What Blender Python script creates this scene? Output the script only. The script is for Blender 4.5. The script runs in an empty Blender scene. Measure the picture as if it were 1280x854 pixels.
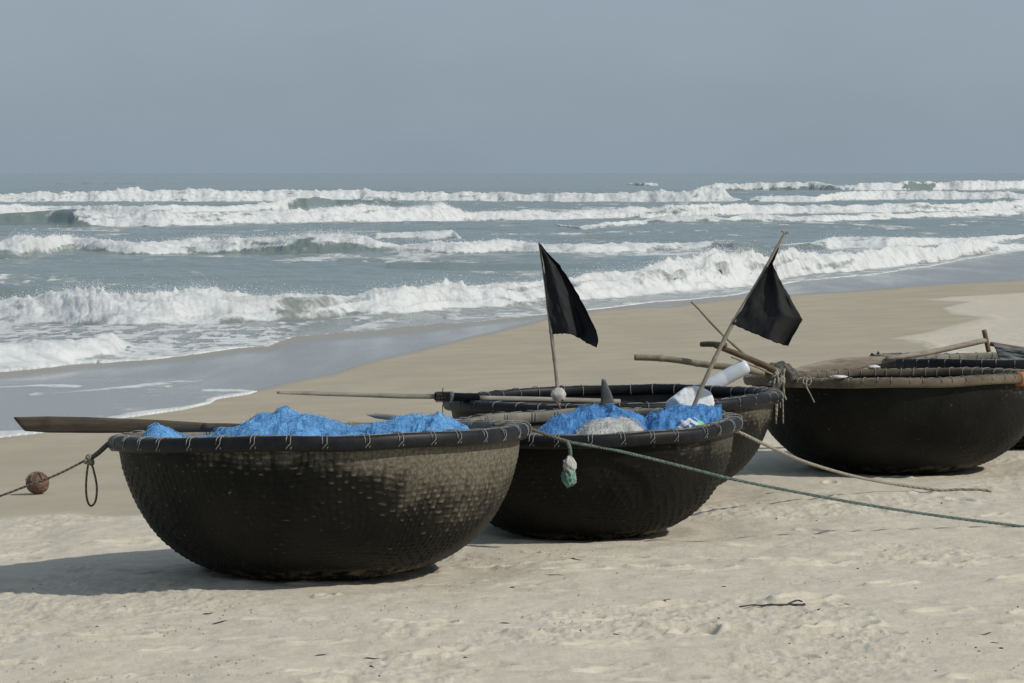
import bpy, math, random
import numpy as np
from mathutils import Vector, Matrix

random.seed(7)
RNG = np.random.default_rng(11)
SC = bpy.context.scene
COL = SC.collection
PI = math.pi

# ------------------------------------------------------------------ camera model
F = 4000.0            # focal length in photo pixels (1280 wide)
HC = 1.95             # eye height over the berm
HZ = 216.0            # horizon row in the photo
PITCH = math.atan((427 - HZ) / F)
CP, SP = math.cos(PITCH), math.sin(PITCH)


def ray(px, py):
    a, b = (px - 640) / F, (427 - py) / F
    return np.array([a, CP + b * SP, -SP + b * CP])


def PD(px, py, d):
    """world point on the sight line of a photo pixel at forward distance d"""
    r = ray(px, py)
    k = d / r[1]
    return np.array([r[0] * k, d, HC + r[2] * k])


def PZ(px, py, z):
    r = ray(px, py)
    k = (z - HC) / r[2]
    return np.array([r[0] * k, r[1] * k, z])


# ------------------------------------------------------------------ numpy noise
_T = RNG.random((256, 256)).astype(np.float32)


def vnoise(x, y, seed=0):
    x = x + seed * 17.31
    y = y + seed * 9.77
    xi = np.floor(x).astype(np.int64)
    yi = np.floor(y).astype(np.int64)
    fx = (x - xi).astype(np.float32)
    fy = (y - yi).astype(np.float32)
    fx = fx * fx * fx * (fx * (fx * 6 - 15) + 10)
    fy = fy * fy * fy * (fy * (fy * 6 - 15) + 10)
    x0, x1, y0, y1 = xi & 255, (xi + 1) & 255, yi & 255, (yi + 1) & 255
    a = _T[x0, y0] * (1 - fx) + _T[x1, y0] * fx
    b = _T[x0, y1] * (1 - fx) + _T[x1, y1] * fx
    return a * (1 - fy) + b * fy


def fbm(x, y, o=4, seed=0, gain=.5, ridged=False):
    s, a, n = 0, 1.0, 0.0
    c, q = math.cos(.6), math.sin(.6)
    for k in range(o):
        v = vnoise(x, y, seed + k * 3)
        if ridged:
            v = 1 - np.abs(2 * v - 1)
        s = s + a * v
        n += a
        a *= gain
        x, y = (x * c - y * q) * 2.03, (x * q + y * c) * 2.03
    return s / n


def sstep(a, b, x):
    t = np.clip((x - a) / (b - a), 0, 1)
    return t * t * (3 - 2 * t)


def sdist(px, py, poly):
    """signed distance to a polygon, positive inside"""
    d = np.full(px.shape, 1e9)
    ins = np.zeros(px.shape, bool)
    n = len(poly)
    for i in range(n):
        ax, ay = poly[i]
        bx, by = poly[(i + 1) % n]
        ex, ey = bx - ax, by - ay
        t = np.clip(((px - ax) * ex + (py - ay) * ey) / (ex * ex + ey * ey + 1e-12), 0, 1)
        d = np.minimum(d, (px - ax - t * ex) ** 2 + (py - ay - t * ey) ** 2)
        c = (ay > py) != (by > py)
        with np.errstate(divide='ignore', invalid='ignore'):
            xx = ax + (py - ay) * ex / (ey if abs(ey) > 1e-12 else 1e-12)
        ins ^= c & (px < xx)
    d = np.sqrt(d)
    return np.where(ins, d, -d)


# ------------------------------------------------------------------ mesh helpers
def mesh_np(name, V, Q, smooth=True):
    V = np.ascontiguousarray(V, dtype=np.float32).reshape(-1, 3)
    me = bpy.data.meshes.new(name)
    me.vertices.add(len(V))
    me.vertices.foreach_set('co', V.ravel())
    Q = np.ascontiguousarray(Q, dtype=np.int32)
    k = Q.shape[1]
    me.loops.add(Q.size)
    me.loops.foreach_set('vertex_index', Q.ravel())
    me.polygons.add(len(Q))
    me.polygons.foreach_set('loop_start', np.arange(len(Q), dtype=np.int32) * k)
    me.polygons.foreach_set('use_smooth', np.full(len(Q), smooth))
    me.update(calc_edges=True)
    return me


def attr(me, name, val):
    a = me.attributes.new(name, 'FLOAT', 'POINT')
    a.data.foreach_set('value', np.ascontiguousarray(val, dtype=np.float32).ravel())


def gridq(nr, nc, wrap=False, flip=False):
    i = np.arange(nr * nc).reshape(nr, nc)
    if wrap:
        i = np.concatenate([i, i[:, :1]], 1)
    q = np.stack([i[:-1, :-1], i[:-1, 1:], i[1:, 1:], i[1:, :-1]], -1).reshape(-1, 4)
    return q[:, ::-1] if flip else q


def obj(name, V, Q, mat, parent=None, loc=None, smooth=True, label=None, cat=None, group=None, kind=None, attrs=None):
    V = np.asarray(V, dtype=np.float64).reshape(-1, 3)
    if loc is not None:
        V = V - np.asarray(loc)
    me = mesh_np(name, V, Q, smooth)
    for k, v in (attrs or {}).items():
        attr(me, k, v)
    if mat:
        me.materials.append(mat)
    o = bpy.data.objects.new(name, me)
    COL.objects.link(o)
    if loc is not None:
        o.location = loc
    if parent is not None:
        o.parent = parent
    tag(o, label, cat, group, kind)
    return o


def tag(o, label=None, cat=None, group=None, kind=None):
    for k, v in (('label', label), ('category', cat), ('group', group), ('kind', kind)):
        if v:
            o[k] = v
    return o


def thing(name, loc, label, cat, group=None, rot=(0, 0, 0)):
    o = bpy.data.objects.new(name, None)
    o.empty_display_size = .1
    COL.objects.link(o)
    o.location = loc
    o.rotation_euler = rot
    return tag(o, label, cat, group)


class MB:
    """collects pieces of ONE mesh (quads)"""

    def __init__(self):
        self.v, self.q, self.n = [], [], 0

    def add(self, V, Q):
        V = np.asarray(V, dtype=np.float64).reshape(-1, 3)
        self.v.append(V)
        self.q.append(np.asarray(Q) + self.n)
        self.n += len(V)

    def get(self):
        return np.concatenate(self.v), np.concatenate(self.q)

    def tube(self, P, r, n=8, flat=1.0, closed=False, up=None):
        V, Q = tube(P, r, n, flat, closed, up)
        self.add(V, Q)


def spline(P, k=8):
    P = np.asarray(P, dtype=float)
    if len(P) < 3:
        return P[0] + (P[-1] - P[0]) * np.linspace(0, 1, k * 2)[:, None]
    E = np.vstack([2 * P[0] - P[1], P, 2 * P[-1] - P[-2]])
    out = []
    for i in range(1, len(E) - 2):
        t = np.linspace(0, 1, k, endpoint=False)[:, None]
        a, b, c, d = E[i - 1], E[i], E[i + 1], E[i + 2]
        out.append(.5 * (2 * b + (c - a) * t + (2 * a - 5 * b + 4 * c - d) * t ** 2 + (3 * b - a - 3 * c + d) * t ** 3))
    out.append(P[-1:])
    return np.vstack(out)


def tube(P, r, n=8, flat=1.0, closed=False, up=None):
    """swept tube with end caps; flat squeezes the section along the local second axis"""
    P = np.asarray(P, dtype=float)
    m = len(P)
    r = np.broadcast_to(np.asarray(r, dtype=float), (m,))
    T = np.gradient(P, axis=0) if not closed else (np.roll(P, -1, 0) - np.roll(P, 1, 0))
    T /= np.linalg.norm(T, axis=1)[:, None] + 1e-12
    a = np.array(up if up is not None else ([0, 0, 1] if abs(T[0][2]) < .9 else [1, 0, 0]), dtype=float)
    A = np.zeros_like(P)
    for i in range(m):
        a = a - T[i] * a.dot(T[i])
        a /= np.linalg.norm(a) + 1e-12
        A[i] = a
    B = np.cross(T, A)
    th = np.linspace(0, 2 * PI, n, endpoint=False)
    V = P[:, None, :] + r[:, None, None] * (np.cos(th)[None, :, None] * A[:, None, :] + flat * np.sin(th)[None, :, None] * B[:, None, :])
    V = V.reshape(-1, 3)
    Q = gridq(m, n, wrap=True, flip=True)
    if closed:
        i = np.arange(n)
        j = (i + 1) % n
        Q = np.vstack([Q, np.stack([(m - 1) * n + i, i, j, (m - 1) * n + j], 1)[:, ::-1]])
    else:
        c0, c1 = len(V), len(V) + 1
        V = np.vstack([V, P[:1], P[-1:]])
        i = np.arange(0, n, 2)
        Q = np.vstack([Q, np.stack([np.full(len(i), c0), i, (i + 1) % n, (i + 2) % n], 1),
                       np.stack([np.full(len(i), c1), (m - 1) * n + (i + 2) % n, (m - 1) * n + (i + 1) % n, (m - 1) * n + i], 1)])
    return V, Q


# ------------------------------------------------------------------ material helpers
class Mat:
    def __init__(self, name):
        self.m = bpy.data.materials.new(name)
        self.m.use_nodes = True
        self.nt = self.m.node_tree
        self.b = self.nt.nodes['Principled BSDF']

    def n(self, t, props=None, **ins):
        nd = self.nt.nodes.new(t)
        for k, v in (props or {}).items():
            setattr(nd, k, v)
        for k, v in ins.items():
            k = k.replace('_', ' ')
            s = nd.inputs[int(k[1:])] if k[0] == 'i' and k[1:].isdigit() else nd.inputs[k]
            self.set(s, v)
        return nd

    def set(self, s, v):
        if hasattr(v, 'links') or isinstance(v, bpy.types.NodeSocket):
            self.nt.links.new(v, s)
        elif isinstance(v, bpy.types.Node):
            self.nt.links.new(v.outputs[0], s)
        else:
            if isinstance(v, (tuple, list)) and len(v) == 3 and s.type == 'RGBA':
                v = (*v, 1)
            s.default_value = v

    def P(self, **ins):
        for k, v in ins.items():
            self.set(self.b.inputs[k.replace('_', ' ')], v)

    def attr(self, nm):
        return self.n('ShaderNodeAttribute', {'attribute_name': nm}).outputs['Fac']

    def coord(self, kind='Object'):
        return self.n('ShaderNodeTexCoord').outputs[kind]

    def scaled(self, vec, sc):
        return self.n('ShaderNodeVectorMath', {'operation': 'MULTIPLY'}, i0=vec, i1=sc).outputs[0]

    def noise(self, vec, scale, detail=4, rough=.55, dist=0):
        return self.n('ShaderNodeTexNoise', Vector=vec, Scale=scale, Detail=detail, Roughness=rough, Distortion=dist).outputs[0]

    def math(self, op, a, b=0.0, c=None):
        nd = self.n('ShaderNodeMath', {'operation': op}, i0=a, i1=b)
        if c is not None:
            self.set(nd.inputs[2], c)
        return nd.outputs[0]

    def ramp(self, x, a, b, lo=0.0, hi=1.0):
        nd = self.n('ShaderNodeMapRange', {'interpolation_type': 'SMOOTHSTEP'}, Value=x)
        for i, v in ((1, a), (2, b), (3, lo), (4, hi)):
            nd.inputs[i].default_value = v
        return nd.outputs[0]

    def mix(self, f, a, b, blend='MIX'):
        nd = self.nt.nodes.new('ShaderNodeMix')
        nd.data_type = 'RGBA'
        nd.blend_type = blend
        self.set(nd.inputs['Factor'], f)
        self.set(nd.inputs[6], a)
        self.set(nd.inputs[7], b)
        return nd.outputs[2]

    def bump(self, h, strength=.5, dist=.01, normal=None):
        nd = self.n('ShaderNodeBump', Height=h, Strength=strength, Distance=dist)
        if normal is not None:
            self.set(nd.inputs['Normal'], normal)
        return nd.outputs[0]


# ------------------------------------------------------------------ terrain
NX, NY = -0.953, 0.303          # seaward normal of the shoreline
ZS = -0.50                      # mean sea level


def sT(x, y):
    return NX * x + NY * y


def ground0(x, y):
    s = sT(x, y)
    k = 1.0
    a = np.logaddexp(0, (s - 5.0) / k) * k
    b = np.logaddexp(0, (s - 13.0) / k) * k
    z = -0.055 * a + 0.030 * b
    return np.maximum(z, -6.0)


BOATS = {}
# name: centre pixel of the rim, forward distance, rim radius, height, roll (right up), tilt (away)
BSPEC = dict(
    a=dict(px=400.5, py=545, d=16.1, R=1.015, H=.705, roll=.027, tilt=.046),
    b=dict(px=733, py=534, d=17.8, R=.825, H=.605, roll=.033, tilt=-.008),
    c=dict(px=765.5, py=499, d=19.8, R=1.005, H=.62, roll=.022, tilt=.014),
    e=dict(px=1122, py=472, d=21.45, R=.985, H=.635, roll=.016, tilt=.034),
    f=dict(px=1262, py=451, d=23.55, R=.98, H=.63, roll=.0, tilt=.032),
)
for k, b in BSPEC.items():
    c = PD(b['px'], b['py'], b['d'])
    n = np.array([-b['roll'], b['tilt'], 1.0])
    n /= np.linalg.norm(n)
    b['c'], b['nrm'] = c, n
    b['base'] = c - n * b['H']

print({k: (np.round(b['base'], 3), round(float(ground0(b['base'][0], b['base'][1])), 3)) for k, b in BSPEC.items()})

DRYPOLY = [(-600, 672), (-100, 652), (0, 650), (60, 646), (120, 647), (170, 643), (330, 625), (560, 590), (760, 560), (950, 535), (1060, 500),
           (1150, 470), (1175, 445), (1150, 429), (1112, 422), (1150, 416), (1180, 410), (1205, 403), (1228, 396), (1190, 391), (1176, 384),
           (1208, 376), (1150, 371.5), (1280, 364), (1500, 352), (2400, 330), (5000, 330), (5000, 3000), (-6000, 3000), (-6000, 700)]


def to_world(poly, z):
    out = []
    for px, py in poly:
        q = PZ(px, py, z)
        q = PZ(px, py, float(ground0(q[0], q[1])))
        out.append((q[0], q[1]))
    return out


SEA_EDGE = [(-900, 466), (-60, 461), (0, 457), (60, 452), (110, 447), (160, 445), (230, 441), (270, 436), (300, 430), (335, 430), (370, 417), (450, 412), (560, 402), (640, 394), (760, 384), (860, 375),
            (921, 369), (1000, 352), (1080, 345), (1166, 333), (1200, 326), (1280, 314), (1400, 303), (2400, 270)]


def build_beach():
    ys = [-60.0]
    while ys[-1] < 12:
        ys.append(ys[-1] + max(.05, (11.6 - ys[-1]) * .25 if ys[-1] < 11.4 else .015))
    while ys[-1] < 4000:
        y = ys[-1]
        dy = .014 if y < 17 else .014 + (y - 17) * .0035 if y < 30 else .06 + (y - 30) * .006
        if y > 130:
            dy = .66 + (y - 130) * .08
        ys.append(y + dy)
    ys = np.array(ys)
    ud = np.linspace(-.19, .19, 820)
    ex = []
    g, st = .19, .004
    while g < 9:
        g += st
        st *= 1.22
        ex.append(g)
    ex = np.array(ex)
    us = np.concatenate([-ex[::-1], ud, ex])
    Wd = np.where(ys > 11.5, ys, 11.5)
    X = us[None, :] * Wd[:, None]
    Y = np.repeat(ys[:, None], len(us), 1)
    Z = ground0(X, Y)
    S = sT(X, Y)
    # dry / damp sand
    poly = to_world(DRYPOLY, -.1)
    wx = (fbm(X * 1.3, Y * .25, 4, 5) - .5)
    sd = sdist(X * 3.0 + wx * .5, Y * .35 + wx * .5, [(a * 3.0, b * .35) for a, b in poly])
    dry = sstep(-.10, .16, sd)
    near = sstep(60, 24, Y)
    # glossy wet band next to the water
    gl_px = [(-600, 560), (0, 552), (165, 527), (325, 492), (420, 470), (470, 452), (560, 428), (680, 396), (760, 385), (930, 374), (1100, 367), (1280, 360), (1600, 350)]
    gp = np.array([PZ(a, b, -.42)[:2] for a, b in gl_px])
    ang = gp[:, 0] / gp[:, 1]
    yb = np.interp(X / np.maximum(Y, 1), ang, gp[:, 1])
    rel = (Y - yb) / np.maximum(yb, 1) + (fbm(X * .5, Y * .08, 3, 9) - .5) * .06
    gloss = sstep(-.012, .03, rel)
    se = np.array([PZ(a, b, ZS)[:2] for a, b in SEA_EDGE])
    ye = np.interp(X / np.maximum(Y, 1), se[:, 0] / se[:, 1], se[:, 1])
    gap = (ye - Y) / np.maximum(ye, 1) + (fbm(X * .6, Y * .1, 3, 15) - .5) * .03
    gloss = gloss * (1 - .35 * sstep(.055, .012, gap) * sstep(-.05, 0, gap) * sstep(8, 1, X))
    # relief of the dry sand
    lump = (fbm(X * 2.2, Y * 2.2, 5, 1) - .5) * .045 + (fbm(X * 8, Y * 6, 4, 2) - .5) * .010
    rip = np.sin((Y * 1.0 + X * .35) * 62 + 5 * fbm(X * 2, Y * 2, 3, 4)) * .0042 * sstep(.42, .62, fbm(X * .7, Y * .5, 2, 21))
    mess = .6 * sstep(.52, .68, fbm(X * 1.1, Y * .8, 3, 44)) * sstep(30, 18, Y)
    lump = lump + mess * ((fbm(X * 20, Y * 14, 3, 45, gain=.6) - .5) * .030 + (fbm(X * 7, Y * 6, 3, 46, ridged=True) - .6) * .025)
    Z = Z + dry * near * (lump + rip) + dry * (1 - near) * (fbm(X * .6, Y * .2, 3, 6) - .5) * .04
    Z = Z + (1 - dry) * (fbm(X * .35, Y * .3, 3, 7) - .5) * .008
    # a low lip where the dry sand begins
    Z = Z + near * .035 * np.exp(-((sd - .35) / .3) ** 2)
    # flatten towards each hull, with pushed-up sand around it
    for k, b in BSPEC.items():
        rr = np.hypot(X - b['base'][0], Y - b['base'][1])
        if k in 'abcef':
            tz = b['base'][2] + .012
            w = sstep(1.15, .62, rr)
            Z = Z * (1 - w) + (tz + (Z - ground0(X, Y)) * .45) * w
            th = np.arctan2(Y - b['base'][1], X - b['base'][0])
            Z = Z + .022 * np.exp(-((rr - .60) / .09) ** 2) * fbm(np.cos(th) * 3 + 5, np.sin(th) * 3 + 5, 3, 31)
    # footprints and scuffs
    R = np.random.default_rng(5)
    dc = np.zeros_like(Z)
    r0 = np.searchsorted(ys, 11.6)
    walks = []
    for _ in range(16):
        y0 = 12.2 + 12 * R.random() ** 1.5
        x0, a = R.uniform(-4, 4), R.normal(0, .35) + (PI if R.random() < .5 else 0)
        for k in range(9):
            walks.append((x0 + math.cos(a) * k * .62 - math.sin(a) * .09 * (-1) ** k, y0 + math.sin(a) * k * .62 + math.cos(a) * .09 * (-1) ** k, a, R.uniform(.8, 1.15), R.uniform(.014, .032)))
    for _ in range(150):
        walks.append((R.uniform(-4.2, 4.6), 12 + 14 * R.random() ** 1.4, R.uniform(0, 2 * PI), R.uniform(.4, 1.2), R.uniform(.003, .018)))
    for fx, fy, a, sc, dep in walks:
        i0, i1 = np.searchsorted(ys, fy - .3), np.searchsorted(ys, fy + .3)
        if i1 <= i0 + 1 or fy < 11.7:
            continue
        c0, c1 = np.searchsorted(us, (fx - .3) / fy), np.searchsorted(us, (fx + .3) / fy)
        if c1 <= c0 + 1:
            continue
        xs, yy = X[i0:i1, c0:c1] - fx, Y[i0:i1, c0:c1] - fy
        p, q = xs * math.cos(a) + yy * math.sin(a), -xs * math.sin(a) + yy * math.cos(a)
        wob = .35 * (vnoise(X[i0:i1, c0:c1] * 14, Y[i0:i1, c0:c1] * 14, 3) - .5)
        e = np.sqrt((p / (.13 * sc)) ** 2 + (q / (.055 * sc)) ** 2) + wob
        dz = -dep * sstep(1.05, .55, e) + dep * .5 * np.exp(-((e - 1.3) / .25) ** 2)
        dc[i0:i1, c0:c1] += dz * dry[i0:i1, c0:c1]
    Z = Z + dc
    V = np.stack([X, Y, Z], -1)
    o = obj('beach', V, gridq(len(ys), len(us)), mat_sand(), kind='structure',
            attrs=dict(dry=dry, gloss=gloss, dent=np.clip(-dc * 40, -1, 1)))
    return ys, us, Z


def mat_sand():
    m = Mat('sand')
    p = m.n('ShaderNodeNewGeometry').outputs['Position']
    dry, gloss = m.attr('dry'), m.attr('gloss')
    n1 = m.noise(p, 1.3, 5, .6)
    n2 = m.noise(p, 9, 5, .65)
    n3 = m.noise(p, 130, 3, .7)
    n4 = m.noise(m.scaled(p, (1, .35, 1)), 26, 4, .7)
    dryc = m.mix(m.ramp(n2, .3, .7), (.515, .462, .365), (.605, .55, .45))
    dryc = m.mix(m.ramp(n1, .35, .65, 0, .55), dryc, (.575, .527, .435))
    dryc = m.mix(m.ramp(n3, .36, .2, 0, .45), dryc, (.18, .15, .11))
    dryc = m.mix(m.ramp(n4, .64, .74, 0, .5), dryc, (.22, .19, .14))
    damp = m.mix(m.ramp(n1, .35, .65), (.398, .346, .258), (.436, .384, .292))
    damp = m.mix(m.ramp(m.noise(m.scaled(p, (1, .3, 1)), 1.1, 5), .4, .7, 0, .4), damp, (.345, .31, .24))
    c = m.mix(dry, damp, dryc)
    c = m.mix(gloss, c, (.27, .262, .24))
    m.P(Base_Color=c)
    rg = m.ramp(m.noise(m.scaled(p, (.5, .06, 1)), 2.0, 3), .3, .7, .15, .27)
    r0 = m.n('ShaderNodeMix', {'data_type': 'FLOAT'})
    m.set(r0.inputs[0], gloss)
    r0.inputs[2].default_value = .92
    m.set(r0.inputs[3], rg)
    m.P(Roughness=r0.outputs[0], IOR=1.35)
    sp = m.math('MULTIPLY_ADD', gloss, .4, .12)
    m.P(Specular_IOR_Level=sp)
    h = m.math('ADD', m.math('MULTIPLY', n3, .5), m.noise(p, 45, 4, .7))
    bs = m.math('MULTIPLY_ADD', dry, .5, .02)
    bp = m.n('ShaderNodeBump', Height=h, Distance=.012, Strength=bs)
    m.P(Normal=bp.outputs[0])
    return m.m


# ------------------------------------------------------------------ sea
# each breaker: (photo x, crest row, foot row, share of the face that is foam)
WAVES = [
    [(-40, 436, 460, 1), (0, 431, 455, 1), (40, 428, 452, 1), (70, 426, 450, 1), (110, 421, 446, 1), (140, 418, 442, 1), (152, 424, 438, .7), (168, 432, 436, 0)],
    [(-60, 386, 402, 1), (0, 380, 402, 1), (54, 371, 403.5, 1), (85, 368, 405, 1), (115, 362, 406, 1), (150, 369, 406.5, 1), (195, 364, 405.5, 1), (225, 361, 405, 1), (255, 358, 404.5, 1),
     (290, 362, 404, 1), (320, 369, 403, 1), (350, 369, 402, 1), (390, 365, 400, 1), (440, 371, 394, 1), (470, 361, 393, 1), (505, 360, 391, 1), (560, 352, 386, 1), (600, 354, 384, 1),
     (640, 352, 383, 1), (690, 349, 379, 1), (722, 345, 376, 1), (780, 338, 371, 1), (815, 330, 368, 1), (850, 321, 365, 1), (900, 315, 362, 1), (940, 318, 357, 1), (960, 320, 353, 1),
     (985, 312, 347, 1), (1010, 317, 344, 1), (1060, 318, 340, 1), (1100, 314, 336, 1), (1160, 306, 329, 1), (1200, 301, 322, 1), (1280, 296, 313, 1), (1400, 288, 302, 1)],
    [(-60, 306, 322, 1), (0, 304, 324, 1), (35, 301, 324, 1), (60, 297, 318, .8), (90, 299, 315, .9), (170, 303, 317, .9), (235, 299, 316, .9), (300, 294, 316, .75), (335, 294, 317, .55),
     (400, 291, 318, .45), (430, 289, 318, .5), (470, 300, 318, .6), (500, 305, 317, .6), (560, 302, 318, .8), (640, 303, 316, .85), (720, 306, 317, .9), (800, 306, 315, .9), (850, 304, 313, .8),
     (890, 302, 313, .5), (915, 303, 317, 0), (945, 305, 317, 0), (985, 314, 317, 0)],
    [(455, 294, 296, 0), (470, 291, 297, 1), (520, 289, 297, 1), (565, 289, 297, 1), (578, 295, 298, 0)],
    [(960, 308, 312, 0), (1015, 303, 312, .3), (1035, 299, 312, 1), (1050, 296, 311, 1), (1110, 299, 311, .9), (1160, 297, 307, 1), (1240, 295, 303, 1), (1280, 292, 298, 1), (1400, 282, 288, 1)],
    [(-60, 270, 281, 0), (0, 269, 281, 0), (60, 265, 281, 0), (92, 263, 282, .1), (104, 264, 282, .8), (140, 266, 282, 1), (200, 266, 282, 1), (300, 266, 280, 1), (430, 259, 278, 1), (500, 257, 276, 1), (550, 254, 275, 1),
     (590, 262, 274, 1), (700, 262, 273, 1), (860, 257, 271, 1), (940, 254, 266, 1), (1050, 254, 265, 1), (1150, 254, 264, 1), (1280, 250, 261, 1), (1400, 247, 257, 1)],
    [(690, 281, 283, 0), (725, 283, 287, .9), (760, 279, 286, .6), (805, 277, 282, .9), (815, 278, 280, 0)],
    [(790, 276, 279, 0), (820, 272, 279, .8), (850, 270, 279, 1), (890, 271, 279, 1), (903, 272, 279, .4), (925, 270, 278, .7), (1030, 269, 277, 1), (1150, 265, 272, 1), (1280, 260, 268, .9), (1400, 256, 263, .9)],
    [(-60, 255, 269, 1), (0, 254, 269, 1), (60, 255, 265, 1), (200, 256, 266, 1), (300, 254, 263, .9), (350, 248, 262, .7), (372, 244, 260, .55), (385, 246, 260, .15), (420, 248, 258, 0), (480, 250, 258, 0), (520, 256, 258, 0)],
    [(-60, 243, 253.5, 1), (0, 242, 253.3, 1), (100, 240, 253, 1), (180, 237, 252.7, 1), (300, 240, 252.3, 1), (400, 239, 252, 1), (450, 237, 251.8, .9), (490, 239, 251.7, .75), (550, 240, 251.6, 1), (650, 242, 251.6, .95), (700, 242, 251.8, 1),
     (800, 240, 252, 1), (860, 238, 252.2, 1), (905, 237, 252.2, 1), (916, 246, 252.2, .6), (932, 250, 252.2, 0)],
    [(930, 248, 252, 0), (945, 245, 252, 1), (1020, 245, 252, 1), (1045, 240, 251, 1), (1100, 241, 250, 1), (1200, 240, 250, 1), (1280, 242, 250, 1), (1400, 240, 247, 1)],
    [(870, 234, 238, .2), (895, 230, 238, .7), (950, 229.5, 238, .75), (1020, 226.5, 238.2, .55), (1045, 231, 238.4, .25), (1060, 231, 238.4, .8), (1080, 228, 238.4, 1), (1122, 228, 238.3, 1), (1138, 226, 238.2, .1), (1156, 227, 238.1, .2), (1170, 228, 238, 1),
     (1200, 226, 238, 1), (1280, 228, 237.6, 1), (1400, 226, 237, 1)],
    [(440, 222, 225, 0), (450, 221.5, 225, .8), (462, 222, 225, .2), (470, 222.5, 225, .8), (478, 224, 225, 0)],
    [(630, 223, 226, 0), (640, 222, 226, .8), (655, 223.5, 226, .4), (662, 224, 226, 0)],
    [(780, 229, 232, 0), (790, 228, 232, .8), (805, 227, 233, .9), (820, 227.5, 233, .9), (830, 231, 233, 0)],
    [(60, 228, 231, 0), (150, 226.5, 231, .1), (165, 226, 231, .2), (230, 228, 231, 0)],
    [(-80, 352, 370, 0), (0, 352, 370, 0), (40, 354, 370, 0), (90, 362, 370, 0)],
    [(480, 330, 336, 0), (560, 328, 337, .12), (640, 326, 336, 0), (760, 329, 334, 0)],
]
SWASH = [(-900, 610), (-60, 556), (0, 549), (60, 542), (97, 537), (160, 523.5), (230, 514), (264, 506), (271, 500), (310, 494.5), (322, 490.5), (300, 487.5), (262, 486), (222, 483), (205, 480), (232, 475.5), (256, 471.5), (235, 469.5), (150, 464), (0, 464), (-900, 470)]
SW_LINES = [[(-60, 474), (0, 475.5), (50, 474.5), (96, 477.5)], [(45, 486.5), (110, 484.5), (170, 480), (215, 474), (256, 471.5)], [(-60, 556), (0, 549), (60, 542), (97, 537), (160, 523.5), (230, 514), (264, 506), (271, 500), (310, 494.5), (322, 490.5), (300, 487.5), (262, 486)]]
SPRAY = []


def seaD(py):
    return (HC - ZS) * F / (np.maximum(py, 216.2) - HZ)


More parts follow.
